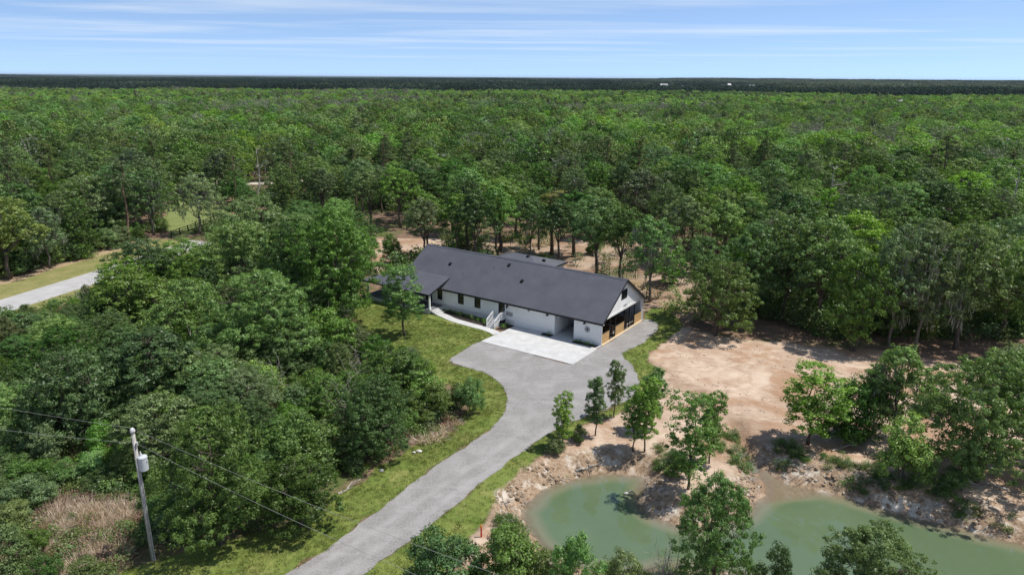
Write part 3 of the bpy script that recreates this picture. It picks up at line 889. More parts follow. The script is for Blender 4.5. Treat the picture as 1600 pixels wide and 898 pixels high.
M['dark_wood'] = plain('dark_stall_timber', (0.055, 0.035, 0.022), 0.8, 0.2, 3)
M['grey_metal'] = plain('brushed_grey_metal', (0.30, 0.31, 0.33), 0.4, 0.1, 4, 0, 0.6)
M['galvanised'] = plain('galvanised_metal', (0.52, 0.53, 0.53), 0.5, 0.1, 4, 0, 0.3)
M['step_grey'] = plain('grey_step', (0.50, 0.50, 0.51), 0.8, 0.06, 3)

HX, HY = 11.03, 81.86
HLEN, HDEP, HW, HR = 33.0, 12.0, 3.3, 7.2
house = empty('farmhouse', (HX, HY, 0), HOUSE_RZ)
tag(house, 'long white farmhouse and barn with dark grey metal gable roof', 'house')
def hbox(name, mat, *b, parent=None):
    mb = MB(); mb.box(*b)
    return mb.build(name, mat, parent or house)
def to_world(x, y, z=0):
    c, s = math.cos(HOUSE_RZ), math.sin(HOUSE_RZ)
    return (HX + c * x - s * y, HY + s * x + c * y, z)

def wall_panel(name, mat, along, c0, t, a0, a1, z0, z1, openings):
    """wall in the plane along=x or y with real openings; c0 outer face, t thickness (signed)"""
    A = sorted({a0, a1, *[o[0] for o in openings], *[o[1] for o in openings]})
    Z = sorted({z0, z1, *[o[2] for o in openings], *[o[3] for o in openings]})
    def solid(i, j):
        if i < 0 or j < 0 or i >= len(A) - 1 or j >= len(Z) - 1: return False
        a, z = (A[i] + A[i + 1]) / 2, (Z[j] + Z[j + 1]) / 2
        return not any(o[0] < a < o[1] and o[2] < z < o[3] for o in openings)
    def P3(a, c, z): return (a, c, z) if along == 'x' else (c, a, z)
    mb = MB()
    for i in range(len(A) - 1):
        for j in range(len(Z) - 1):
            if not solid(i, j): continue
            p, q, u, w = A[i], A[i + 1], Z[j], Z[j + 1]
            for c in (c0, c0 + t): mb.quad(P3(p, c, u), P3(q, c, u), P3(q, c, w), P3(p, c, w))
            if not solid(i - 1, j): mb.quad(P3(p, c0, u), P3(p, c0 + t, u), P3(p, c0 + t, w), P3(p, c0, w))
            if not solid(i + 1, j): mb.quad(P3(q, c0, u), P3(q, c0 + t, u), P3(q, c0 + t, w), P3(q, c0, w))
            if not solid(i, j - 1): mb.quad(P3(p, c0, u), P3(q, c0, u), P3(q, c0 + t, u), P3(p, c0 + t, u))
            if not solid(i, j + 1): mb.quad(P3(p, c0, w), P3(q, c0, w), P3(q, c0 + t, w), P3(p, c0 + t, w))
    return mb.build(name, mat, house)

WINS = [(-22.55, -21.65, 1.40, 3.0), (-19.6, -18.7, 1.40, 3.0), (-26.3, -25.55, 1.35, 2.9), (-30.2, -29.0, 1.35, 2.9)]
SIDE_DOOR = (-15.5, -14.6, 0.95, 3.02)
PORCH_DOOR = (-28.6, -27.5, 0.62, 2.85)
GARAGE = (-12.75, -8.4, 0.02, 2.45)
BREEZE = (-6.7, -3.84, 0.02, 2.86)
wall_panel('front_wall', M['siding'], 'x', 0.0, 0.2, -HLEN, 0.0, 0.0, HW - 0.05, WINS + [SIDE_DOOR, PORCH_DOOR, GARAGE, BREEZE])
wall_panel('rear_wall', M['siding'], 'x', HDEP, -0.2, -HLEN, 0.0, 0.0, HW - 0.05, [BREEZE])
wall_panel('end_wall', M['siding'], 'y', -HLEN, 0.2, 0.2, HDEP - 0.2, 0.0, HW, [(3.0, 4.0, 1.35, 2.9), (8.0, 9.0, 1.35, 2.9)])
# gable triangles
SLOPE = (HR - HW) / (HDEP / 2)
GW = (5.35, 6.85, 4.72, 5.85)                 # loft window in the gable (y0, y1, z0, z1)
def gable(x_out, x_in, name, hole=None):
    mb = MB()
    y0, y1, zb = 0.02, HDEP - 0.02, HW
    top = HR - 0.06
    for x in (x_out, x_in):
        if hole:
            a, b, u, w = hole
            za, zb_ = HW + SLOPE * a - 0.06, HW + SLOPE * (HDEP - b) - 0.06
            mb.poly([(x, y0, zb), (x, a, zb), (x, a, za)])
            mb.poly([(x, b, zb), (x, y1, zb), (x, b, zb_)])
            mb.poly([(x, a, zb), (x, b, zb), (x, b, u), (x, a, u)])
            mb.poly([(x, a, w), (x, b, w), (x, b, zb_), (x, HDEP / 2, top), (x, a, za)])
        else:
            mb.poly([(x, y0, zb), (x, y1, zb), (x, HDEP / 2, top)])
    mb.quad((x_out, y0, zb), (x_in, y0, zb), (x_in, y1, zb), (x_out, y1, zb))
    if hole:
        a, b, u, w = hole
        for p, q in (((a, u), (b, u)), ((b, u), (b, w)), ((b, w), (a, w)), ((a, w), (a, u))):
            mb.quad((x_out, *p), (x_in, *p), (x_in, *q), (x_out, *q))
    return mb.build(name, M['siding'], house)
gable(0.0, -0.2, 'gable_wall', GW)
gable(-HLEN, -HLEN + 0.2, 'gable_wall')

# board-and-batten strips on the left half, flat boards to the right
mb = MB(); x = -32.9
while x < -0.2:
    blocked = any(o[0] - 0.05 < x < o[1] + 0.05 for o in WINS + [SIDE_DOOR, PORCH_DOOR, GARAGE, BREEZE])
    if not blocked: mb.box(x - 0.025, x + 0.025, -0.022, 0.001, 0.75 if x < -16.2 else 0.30, HW - 0.07)
    x += 0.41
tag(mb.build('battens', M['siding'], house), kind='stuff')
mb = MB(); y = 0.5
while y < HDEP - 0.3:
    if not (GW[0] - 0.05 < y < GW[1] + 0.05):
        mb.box(-0.001, 0.022, y - 0.025, y + 0.025, HW + 0.12, HW + SLOPE * min(y, HDEP - y) - 0.25)
    y += 0.41
tag(mb.build('gable_battens', M['siding'], house), kind='stuff')
hbox('skirting', M['skirting'], -33.05, -13.0, -0.05, -0.003, 0.0, 0.74)

# windows and doors
def window(a0, a1, z0, z1, y=0.06, parent=None, along='x', c=0.0, sgn=1, muntin=True):
    def pb(m, p0, p1, q0, q1, r0, r1):
        if along == 'x': m.box(p0, p1, q0, q1, r0, r1)
        else: m.box(-q1, -q0, p0, p1, r0, r1)
    m = MB(); f = 0.07
    pb(m, a0 - 0.05, a0 + f, -0.05, 0.12, z0 - 0.05, z1 + 0.05); pb(m, a1 - f, a1 + 0.05, -0.05, 0.12, z0 - 0.05, z1 + 0.05)
    pb(m, a0 + f, a1 - f, -0.05, 0.12, z1 - f, z1 + 0.05); pb(m, a0 + f, a1 - f, -0.05, 0.12, z0 - 0.05, z0 + f)
    zm = (z0 + z1) / 2
    if muntin: pb(m, a0 + f, a1 - f, 0.0, 0.10, zm - 0.03, zm + 0.03)
    w = m.build('window', M['black_trim'], house)
    for (u, v) in (((z0 + f, zm - 0.03), (zm + 0.03, z1 - f)) if muntin else ((z0 + f, z1 - f),)):
        g = MB(); pb(g, a0 + f, a1 - f, 0.05, 0.07, u, v); g.build('pane', M['window_glass'], w)
    return w
for w_ in WINS: window(*w_)
window(*GW, along='y', muntin=False)
mbx = MB(); mbx.box(0.0, 0.06, (GW[0] + GW[1]) / 2 - 0.03, (GW[0] + GW[1]) / 2 + 0.03, GW[2], GW[3]); mbx.build('window_mullion', M['black_trim'], house)
for (a, b, u, w_) in ((3.0, 4.0, 1.35, 2.9), (8.0, 9.0, 1.35, 2.9)):
    m = MB(); m.box(-HLEN - 0.04, -HLEN + 0.1, a, b, u, w_); m.build('end_window', M['window_glass'], house)
def door(o, name):
    m = MB(); a, b, u, w = o
    m.box(a - 0.05, a + 0.06, -0.045, 0.12, u, w + 0.05); m.box(b - 0.06, b + 0.05, -0.045, 0.12, u, w + 0.05); m.box(a + 0.06, b - 0.06, -0.045, 0.12, w - 0.06, w + 0.05)
    d = m.build(name, M['black_trim'], house)
    m = MB(); m.box(a + 0.06, b - 0.06, 0.03, 0.08, u, w - 0.06); m.build('door_leaf', M['black_metal'], d)
    m = MB(); m.box(a + 0.20, b - 0.20, 0.018, 0.029, u + 0.5, w - 0.2); m.build('door_glass', M['window_glass'], d)
    m = MB(); m.box(b - 0.16, b - 0.12, -0.03, 0.029, u + 0.95, u + 1.08); m.build('handle', M['grey_metal'], d)
    return d
door(SIDE_DOOR, 'side_door'); door(PORCH_DOOR, 'front_door')
gd = empty('garage_door', (0, 0, 0), 0, house)
for k in range(4):
    h = (GARAGE[3] - GARAGE[2]) / 4
    hbox('door_panel', M['siding'], GARAGE[0] + 0.01, GARAGE[1] - 0.01, 0.06, 0.11, GARAGE[2] + k * h + 0.008, GARAGE[2] + (k + 1) * h - 0.008, parent=gd)
hbox('door_backing', M['white_trim'], GARAGE[0], GARAGE[1], 0.112, 0.13, GARAGE[2], GARAGE[3], parent=gd)

# inside: breezeway and stable aisle
hbox('breezeway_wall', M['siding'], -6.9, -6.7, 0.2, HDEP - 0.2, 0.02, HW)
hbox('stable_partition', M['dark_wood'], -3.84, -3.7, 0.2, HDEP - 0.2, 0.02, HW)
mb = MB(); y = 0.6
while y < HDEP - 0.4:
    mb.box(-6.7, -6.675, y - 0.025, y + 0.025, 0.35, HW - 0.05); y += 0.41
tag(mb.build('breezeway_battens', M['siding'], house), kind='stuff')
hbox('breezeway_kerb', M['concrete'], -6.675, -6.4, 1.2, HDEP - 0.3, 0.09, 0.28)
hbox('breezeway_floor', M['step_grey'], -6.7, -3.84, 0.0, HDEP, 0.02, 0.085)
hbox('stable_floor', M['barn_floor'], -3.7, -0.02, 0.2, HDEP - 0.2, 0.02, 0.08)
hbox('loft_floor', M['dark_wood'], -HLEN + 0.2, -0.2, 0.2, HDEP - 0.2, HW + 0.002, HW + 0.1)
hbox('rear_lining', M['barn_wall'], -3.7, -0.2, HDEP - 0.24, HDEP - 0.202, 0.08, HW)

# gable front of the stable: corner posts, cedar half walls of boards, black cross-braced gates
for y in (0.0, HDEP - 0.16):
    hbox('corner_post', M['white_trim'], -0.13, 0.03, y, y + 0.16, 0.0, HW + 0.02) if y else hbox('corner_post', M['white_trim'], 0.001, 0.06, -0.03, 0.16, 0.0, HW)
hbox('lintel', M['white_trim'], -0.16, 0.045, 0.16, HDEP - 0.16, HW - 0.16, HW + 0.12)
hbox('ground_sill', M['sill_wood'], -0.1, 0.22, 0.17, HDEP - 0.17, 0.0, 0.15)
bounds = [0.17, 2.35, 3.95, 6.55, 8.05, 9.55, HDEP - 0.17]
kinds = ['wall', 'gate', 'wall', 'gate', 'gate', 'wall']
for i, (a, b) in enumerate(zip(bounds[:-1], bounds[1:])):
    if i: hbox('stable_post', M['black_metal'], -0.09, 0.03, a - 0.055, a + 0.055, 0.15, HW - 0.16)
    if kinds[i] == 'wall':
        hw = empty('half_wall', (0, 0, 0), 0, house)
        for k in range(8):
            hbox('board', M['cedar'], -0.05 + 0.003 * (k % 2), 0.012 + 0.004 * ((k * 5) % 3), a + 0.075, b - 0.075, 0.155 + k * 0.165, 0.155 + k * 0.165 + 0.157, parent=hw)
        hbox('cap_rail', M['black_metal'], -0.08, 0.035, a + 0.075, b - 0.075, 1.48, 1.55, parent=hw)
    else:
        m = MB(); y0, y1, z0, z1 = a + 0.1, b - 0.1, 0.2, 1.55
        for p, q in (((y0, z0), (y1, z0)), ((y0, z1), (y1, z1)), ((y0, z0), (y0, z1)), ((y1, z0), (y1, z1)), ((y0, z0), (y1, z1)), ((y0, z1), (y1, z0)), ((y0, 0.87), (y1, 0.87))):
            m.bar((-0.03, *p), (-0.03, *q), 0.05)
        m.build('stable_gate', M['black_metal'], house)
for a in (3.95, 8.05):                          # stall fronts inside
    m = MB(); m.box(-3.69, -0.35, a - 0.06, a + 0.06, 0.08, 1.5); m.box(-3.69, -0.35, a - 0.05, a + 0.05, 2.0, 2.12); m.build('stall_divider', M['dark_wood'], house)

# ------------------------------------------------------------------ roofs
OV, TH = 0.45, 0.16
def roof_plane(name, pts, thick=TH, mat=None, parent=None):
    """slab over a quad or triangle given as points on its upper face"""
    mb = MB(); n = len(pts)
    top = [Vector(p) for p in pts]; lo = [p - Vector((0, 0, thick)) for p in top]
    mb.v = [tuple(p) for p in top + lo]
    mb.f = [tuple(range(n)), tuple(range(2 * n - 1, n - 1, -1))] + [(i, n + i, n + (i + 1) % n, (i + 1) % n) for i in range(n)]
    return mb.build(name, mat or M['roof'], parent or house)
RZ = HR + 0.12
def mz(y): return RZ - SLOPE * abs(y - HDEP / 2)
XL, XR = -HLEN - 0.35, 0.45
r1 = roof_plane('roof_slope', [(XL, -OV, mz(-OV)), (XR, -OV, mz(-OV)), (XR, HDEP / 2, RZ), (XL, HDEP / 2, RZ)])
r2 = roof_plane('roof_slope', [(XL, HDEP / 2 + 0.004, RZ), (XR, HDEP / 2 + 0.004, RZ), (XR, HDEP + OV, mz(HDEP + OV)), (XL, HDEP + OV, mz(HDEP + OV))])
def seams(parent, a0, a1, b0, b1, zf, along='x', step=0.40):
    """thin raised seams running up a slope"""
    mb = MB(); a = a0 + step / 2
    while a < a1:
        p0, p1 = (a, b0, zf(a, b0)), (a, b1, zf(a, b1))
        if along == 'y': p0, p1 = (b0, a, zf(b0, a)), (b1, a, zf(b1, a))
        mb.bar(Vector(p0) + Vector((0, 0, 0.008)), Vector(p1) + Vector((0, 0, 0.008)), 0.02, 0.032)
        a += step
    return tag(mb.build('seams', M['roof'], parent), kind='stuff')
seams(r1, XL, XR, -OV, HDEP / 2 - 0.1, lambda x, y: mz(y))
seams(r2, XL, XR, HDEP / 2 + 0.1, HDEP + OV, lambda x, y: mz(y))
mb = MB(); mb.hexa([(XL - 0.02, HDEP / 2 - 0.2, mz(HDEP / 2 - .2) + 0.03), (XR + 0.02, HDEP / 2 - 0.2, mz(HDEP / 2 - .2) + 0.03), (XR + .02, HDEP / 2, RZ + 0.035), (XL - .02, HDEP / 2, RZ + 0.035)] + [(XL - 0.02, HDEP / 2 - 0.2, mz(HDEP / 2 - .2) + 0.05), (XR + 0.02, HDEP / 2 - 0.2, mz(HDEP / 2 - .2) + 0.05), (XR + .02, HDEP / 2, RZ + 0.06), (XL - .02, HDEP / 2, RZ + 0.06)])
mb.hexa([(XL - 0.02, HDEP / 2 + 0.2, mz(HDEP / 2 - .2) + 0.03), (XR + 0.02, HDEP / 2 + 0.2, mz(HDEP / 2 - .2) + 0.03), (XR + .02, HDEP / 2 + 0.001, RZ + 0.035), (XL - .02, HDEP / 2 + .001, RZ + 0.035)] + [(XL - 0.02, HDEP / 2 + 0.2, mz(HDEP / 2 - .2) + 0.05), (XR + 0.02, HDEP / 2 + 0.2, mz(HDEP / 2 - .2) + 0.05), (XR + .02, HDEP / 2 + .001, RZ + 0.06), (XL - .02, HDEP / 2 + .001, RZ + 0.06)])
mb.build('ridge_cap', M['roof'], house)
# black fascia and rake boards
hbox('fascia', M['black_trim'], -25.2, XR, -OV - 0.03, -OV - 0.002, mz(-OV) - 0.24, mz(-OV) + 0.01)
hbox('fascia', M['black_trim'], XL, XR, HDEP + OV + 0.002, HDEP + OV + 0.03, mz(-OV) - 0.24, mz(-OV) + 0.01)
for x in (XR + 0.018, XL - 0.018):
    for s in (-1, 1):
        m = MB()
        y0, y1 = HDEP / 2 + s * (HDEP / 2 + OV), HDEP / 2
        if x < -30 and s < 0: y0 = 2.6
        m.bar((x, y0, mz(y0) - 0.10), (x, y1, RZ - 0.10), 0.03, 0.24)
        m.build('rake_board', M['black_trim'], house)
hbox('soffit', M['white_trim'], -25.2, XR, -OV, -0.001, mz(-OV) - 0.23, mz(-OV) - 0.20)
# roof vents and pipes: place them on the slope
for (u, v) in ((703.5, 413), (795.5, 415), (815.5, 440)):
    # point of the front slope seen there
    rx, ry, rd = ray(u, v)
    c, s = math.cos(HOUSE_RZ), math.sin(HOUSE_RZ)
    best = next(t for t in np.linspace(70, 140, 7000) if (CAM_H + rd * t / ry) < mz(-s * (rx * t / ry - HX) + c * (t - HY)) and abs(-s * (rx * t / ry - HX) + c * (t - HY) - HDEP / 2) < HDEP / 2)
    X0, Y0 = rx * best / ry, best
    lx, ly = c * (X0 - HX) + s * (Y0 - HY), -s * (X0 - HX) + c * (Y0 - HY)
    m = MB(); z = mz(ly)
    m.hexa([(lx - .2, ly - .2, z - 0.16), (lx + .2, ly - .2, z - 0.16), (lx + .2, ly + .2, z + 0.1), (lx - .2, ly + .2, z + 0.1),
            (lx - .17, ly - .17, z + 0.16), (lx + .17, ly - .17, z + 0.16), (lx + .17, ly + .15, z + 0.3), (lx - .17, ly + .15, z + 0.3)])
    m.build('roof_vent', M['black_metal'], house)
for lx, ly in ((-19.3, 4.2), (-23.5, 2.4)):
    m = MB(); m.tube([(lx, ly, mz(ly) - 0.05), (lx, ly, mz(ly) + 0.28)], 0.05, 8); m.build('vent_pipe', M['grey_metal'], house)

# wrap-round porch at the left end
PZ, PY, PX = 2.78, -3.25, -38.4
PSL = 0.32
ytop = 1.43
ztop = PZ + PSL * (ytop - PY)
xt = -33.4
zl = PZ + PSL * (xt - PX)
def pz(y): return PZ + PSL * (y - PY) + 0.14
hipx, hipy = PX + (ytop - PY), ytop
pr = roof_plane('porch_roof', [(PX, PY, PZ + 0.14), (-25.15, PY, PZ + 0.14), (-25.15, ytop, pz(ytop)), (hipx, hipy, pz(ytop))])
seams(pr, PX + 2.5, -25.2, PY, ytop, lambda x, y: pz(max(y, PY)), step=0.4)
pr2 = roof_plane('porch_side_roof', [(PX, PY, PZ + 0.14), (hipx, hipy, pz(ytop)), (hipx, HDEP, pz(ytop)), (PX, HDEP, PZ + 0.14)])
m = MB(); m.bar((PX - 0.02, PY - 0.015, PZ + 0.04), (-25.13, PY - 0.015, PZ + 0.04), 0.03, 0.22); m.build('porch_fascia', M['black_trim'], house)
m = MB(); m.bar((PX - 0.015, PY, PZ + 0.04), (PX - 0.015, HDEP, PZ + 0.04), 0.03, 0.22); m.build('porch_fascia', M['black_trim'], house)
m = MB(); m.bar((-25.13, PY - 0.02, PZ + 0.04), (-25.13, ytop, pz(ytop) - 0.1), 0.03, 0.2); m.build('porch_rake', M['black_trim'], house)
deck = hbox('porch_floor', M['skirting'], PX + 0.35, -25.35, PY + 0.3, -0.06, 0.0, 0.52)
nb = 14
for k in range(nb):
    y0 = PY + 0.27 + k * (2.95 / nb)
    hbox('plank', M['deck'], PX + 0.3, -25.3, y0, y0 + 2.95 / nb - 0.012, 0.522, 0.555, parent=deck)
hbox('porch_side_floor', M['skirting'], PX + 0.35, -HLEN - 0.06, -0.05, HDEP, 0.0, 0.55)
for x in (-25.5, -29.3, -33.2, -37.6):
    m = MB(); y = PY + 0.45
    m.box(x - 0.11, x + 0.11, y - 0.11, y + 0.11, 0.556, PZ - 0.02); m.box(x - 0.16, x + 0.16, y - 0.16, y + 0.16, 0.556, 0.86); m.box(x - 0.15, x + 0.15, y - 0.15, y + 0.15, PZ - 0.16, PZ - 0.02)
    m.build('porch_post', M['white_trim'], house)
for y in (2.5, 7.0, 11.4):
    m = MB(); m.box(-37.7, -37.48, y - .11, y + .11, 0.55, PZ + 0.05); m.build('porch_post', M['white_trim'], house)
m = MB(); m.box(-38.0, -25.4, PY + 0.36, PY + 0.54, PZ - 0.02, PZ + 0.06); m.build('porch_beam', M['white_trim'], house)
# broad white ramp-like steps from the walk
for k in range(3):
    hbox('porch_step', M['concrete'], -25.28, -24.9 + 0.42 * (2 - k), -2.9, -1.2, 0.0, 0.16 * (k + 1) + 0.02)

# side stair with white rails
st = empty('side_stair', (0, 0, 0), 0, house)
hbox('landing', M['white_trim'], -15.75, -14.3, -1.15, -0.06, 0.80, 0.92, parent=st)
hbox('landing_support', M['black_trim'], -15.6, -14.4, -1.05, -0.08, 0.0, 0.79, parent=st)
for k in range(5):
    hbox('tread', M['step_grey'], -15.65, -14.55, -1.16 - 0.28 * (k + 1), -1.16 - 0.28 * k - 0.004, 0.0, 0.76 - k * 0.155, parent=st)
for x in (-15.72, -14.45):
    m = MB()
    m.bar((x, -1.15, 0.9), (x, -1.15, 1.85), 0.09); m.bar((x, -2.52, 0.0), (x, -2.52, 1.08), 0.09)
    m.bar((x, -1.15, 1.82), (x, -2.52, 1.05), 0.07, 0.10); m.bar((x, -1.15, 0.98), (x, -2.52, 0.22), 0.06, 0.08)
    for k in range(9):
        t = (k + 1) / 10; y = -1.15 - 1.37 * t
        m.bar((x, y, 0.98 - 0.76 * t), (x, y, 1.82 - 0.77 * t), 0.035)
    m.build('stair_rail', M['white_trim'], st)
m = MB(); m.bar((-14.33, -1.1, 0.92), (-14.33, -1.1, 1.85), 0.09); m.bar((-14.33, -0.05, 1.82), (-14.33, -1.1, 1.82), 0.07); m.bar((-14.33, -0.05, 1.0), (-14.33, -1.1, 1.0), 0.06)
for k in range(8): m.bar((-14.33, -0.12 - k * 0.13, 1.0), (-14.33, -0.12 - k * 0.13, 1.8), 0.035)
m.build('landing_rail', M['white_trim'], st)

# wall lamps, flood light, metal signs
def gooseneck(x, z):
    m = MB()
    m.tube([(x, -0.01, z + 0.25), (x, -0.25, z + 0.50), (x, -0.36, z + 0.44), (x, -0.40, z + 0.24)], 0.03, 6)
    m.tube([(x, -0.0, z + 0.25), (x, -0.04, z + 0.25)], 0.11, 10)
    m.tube([(x, -0.40, z + 0.26), (x, -0.40, z + 0.14), (x, -0.40, z)], [0.06, 0.11, 0.23], 12, cap=False)
    return m.build('wall_lamp', M['black_metal'], house, smooth=True)
gooseneck(-13.9, 2.66); gooseneck(-7.6, 2.66); gooseneck(-2.15, 2.66)
m = MB(); m.box(-14.32, -14.16, -0.05, -0.002, 2.2, 2.5); m.build('meter_box', M['black_metal'], house)
m = MB(); m.box(-10.75, -10.5, -0.16, -0.002, 2.62, 2.76); m.box(-10.72, -10.53, -0.26, -0.14, 2.54, 2.66); m.build('flood_light', M['grey_metal'], house)
m = MB()
for y in (6.2, 6.75): m.tube([(0.02, y, 3.75), (0.2, y, 3.7)], [0.05, 0.09], 8)
m.box(0.023, 0.06, 6.1, 6.85, 3.72, 3.8); m.build('flood_light', M['grey_metal'], house)
# pierced metal monogram plate beside the stair
m = MB()
x0, x1, z0, z1 = -14.25, -13.25, 1.25, 1.80
for b in ((x0, x1, z1 - .05, z1), (x0, x1, z0, z0 + .05), (x0, x0 + .05, z0 + .05, z1 - .05), (x1 - .05, x1, z0 + .05, z1 - .05)):
    m.box(b[0], b[1], -0.05, -0.026, b[2], b[3])
cx, cz = (x0 + x1) / 2, (z0 + z1) / 2
m.tube([(cx + 0.2 * math.cos(t), -0.038, cz + 0.2 * math.sin(t)) for t in np.linspace(0, 2 * math.pi, 25)], 0.026, 4)
for sx in (-1, 1):
    for px in (0.26, 0.42): m.bar((cx + sx * px, -0.038, z0 + .05), (cx + sx * px, -0.038, z1 - .05), 0.05)
    m.bar((cx + sx * 0.26, -0.038, cz + .1), (cx + sx * 0.42, -0.038, cz - .12), 0.05)
m.bar((cx - 0.1, -0.038, cz - .12), (cx - 0.02, -0.038, cz + 0.13), 0.04); m.bar((cx + 0.1, -0.038, cz - .12), (cx + 0.02, -0.038, cz + 0.13), 0.04)
m.build('monogram_plate', M['grey_metal'], house)
# round wheel-like emblem on the stable front
m = MB(); cx, cz = -1.9, 1.86
for rr, k in ((0.33, 0.026), (0.13, 0.024)):
    m.tube([(cx + rr * math.cos(t), -0.05, cz + rr * math.sin(t)) for t in np.linspace(0, 2 * math.pi, 29)], k, 5)
for k in range(8):
    t = k * math.pi / 4
    m.bar((cx + .16 * math.cos(t), -0.05, cz + .16 * math.sin(t)), (cx + .31 * math.cos(t), -0.05, cz + .31 * math.sin(t)), 0.02)
m.box(cx - 0.07, cx + 0.07, -0.06, -0.03, cz - 0.07, cz + 0.07)
m.build('round_emblem', M['black_metal'], house)
m = MB(); m.bar((0.09, 0.05, 0.1), (0.09, 0.05, HW - 0.1), 0.08); m.bar((0.09, 0.05, 0.12), (-0.15, -1.3, 0.06), 0.09); m.build('downspout', M['white_trim'], house)
m = MB(); m.bar((0.09, HDEP + 0.05, 0.1), (0.09, HDEP + 0.05, HW - 0.1), 0.08); m.bar((0.09, HDEP + .05, 0.1), (0.9, HDEP + 0.2, 0.06), 0.09); m.build('downspout', M['white_trim'], house)

# rear wing: low hip roof behind the ridge
wg = empty('rear_wing', (0, 0, 0), 0, house)
m = MB(); m.box(-27.3, -17.1, HDEP + 0.02, 19.8, 0.0, 4.0); m.build('wing_wall', M['siding'], wg)
A, B_, Cc, D = (-27.9, HDEP - 1.0, 4.1), (-16.7, HDEP - 1.0, 4.1), (-16.7, 20.2, 4.1), (-27.9, 20.2, 4.1)
zt = 5.35
E1, F1 = (-24.0, 16.0, zt), (-20.6, 16.0, zt)
for q in ([B_, Cc, F1], [Cc, D, E1, F1], [D, A, E1], [A, B_, F1, E1]): roof_plane('wing_roof', q, 0.14, parent=wg)
m = MB(); m.bar((-16.68, HDEP + 0.6, 4.0), (-16.68, 20.2, 4.0), 0.03, 0.2); m.build('wing_fascia', M['black_trim'], wg)
for x, y, z in ((-21.0, 15.4, 5.15), (-18.6, 16.2, 4.70)):
    m = MB(); m.box(x - .2, x + .2, y - .2, y + .2, z - 0.2, z + 0.3); m.build('roof_vent', M['black_metal'], wg)

# ------------------------------------------------------------------ pad, walk, planting beds
def slab(name, pts, z0, z1, mat):
    w = [to_world(x, y) for x, y in pts]
    mb = MB(); n = len(w)
    mb.v = [(p[0], p[1], z1) for p in w] + [(p[0], p[1], z0) for p in w]
    mb.f = [tuple(range(n)), tuple(range(2 * n - 1, n - 1, -1))] + [(i, n + i, n + (i + 1) % n, (i + 1) % n) for i in range(n)]
    return tag(mb.build(name, mat), kind='structure')
slab('concrete_pad', [(-13.05, -7.35), (0.18, -7.1), (0.15, -1.3), (-0.2, -1.0), (-3.6, -1.0), (-3.8, -0.0), (-6.6, -0.0), (-6.75, -1.0), (-8.3, -1.0), (-8.36, -0.02), (-12.8, -0.02), (-12.85, -2.4)][::-1][::-1], -0.1, 0.075, M['concrete'])
wk = smooth_poly([(-25.0, -2.1), (-23.2, -2.4), (-21.0, -3.0), (-18.0, -3.2), (-15.2, -3.3), (-13.0, -3.9)], 0.5, 0, closed=False)
d = np.gradient(wk, axis=0); d = d / np.linalg.norm(d, axis=1, keepdims=True); nr = np.stack([-d[:, 1], d[:, 0]], 1)
slab('front_walk', np.concatenate([wk + nr * 0.62, (wk - nr * 0.62)[::-1]])[::-1], -0.1, 0.068, M['concrete'])
slab('planting_bed', [(-24.2, -0.06), (-24.2, -1.5), (-21, -2.3), (-18, -2.5), (-15.9, -2.5), (-15.9, -0.06)], -0.1, 0.05, M['mulch'])
slab('planting_bed', [(-14.2, -0.06), (-14.2, -2.5), (-12.9, -2.3), (-12.9, -0.06)], -0.1, 0.05, M['mulch'])
slab('planting_bed', [(-8.28, -0.03), (-8.28, -0.98), (-6.78, -0.98), (-6.78, -0.03)], -0.1, 0.05, M['mulch'])
slab('planting_bed', [(-3.58, -0.03), (-3.58, -0.98), (-0.15, -0.98), (-0.15, -0.03)], -0.1, 0.05, M['mulch'])

# ================================================================== trees
ORD = ['first', 'second', 'third', 'fourth', 'fifth', 'sixth', 'seventh', 'eighth', 'ninth', 'tenth', 'eleventh', 'twelfth', 'thirteenth',
       'fourteenth', 'fifteenth', 'sixteenth', 'seventeenth', 'eighteenth', 'nineteenth', 'twentieth']
TENS = {20: ('twentieth', 'twenty'), 30: ('thirtieth', 'thirty'), 40: ('fortieth', 'forty'), 50: ('fiftieth', 'fifty'), 60: ('sixtieth', 'sixty'), 70: ('seventieth', 'seventy'), 80: ('eightieth', 'eighty'), 90: ('ninetieth', 'ninety')}
def ordinal(i):
    n = i + 1
    if n <= 20: return ORD[i]
    t, k = n // 10 * 10, n % 10
    return TENS[t][0] if k == 0 else TENS[t][1] + '-' + ORD[k - 1]

LOOKS = {'leaf_dark': 'dark green', 'leaf_mid': 'mid green', 'leaf_bright': 'bright green', 'leaf_olive': 'olive green', 'leaf_grey': 'grey green',
         'leaf_yellow': 'pale yellow green', 'needle': 'dull green'}
NOUN = {'oak': 'oak', 'broad': 'broad oak', 'moss': 'mossy oak', 'bush': 'bush', 'slim': 'slim young tree', 'pine': 'pine', 'fine': 'fine-leaved tree', 'tall': 'tall oak'}
OBJ_NAME = {'oak': 'oak_tree', 'broad': 'oak_tree', 'moss': 'oak_tree', 'bush': 'bush', 'slim': 'young_tree', 'pine': 'pine_tree', 'fine': 'broadleaf_tree', 'tall': 'oak_tree'}
CAT = {'oak': 'tree', 'broad': 'tree', 'moss': 'tree', 'bush': 'bush', 'slim': 'tree', 'pine': 'tree', 'fine': 'tree', 'tall': 'tree'}
PLACED = []          # (x, y, radius)
PENDING = []         # trees that get an ordinal label
NT = [0]
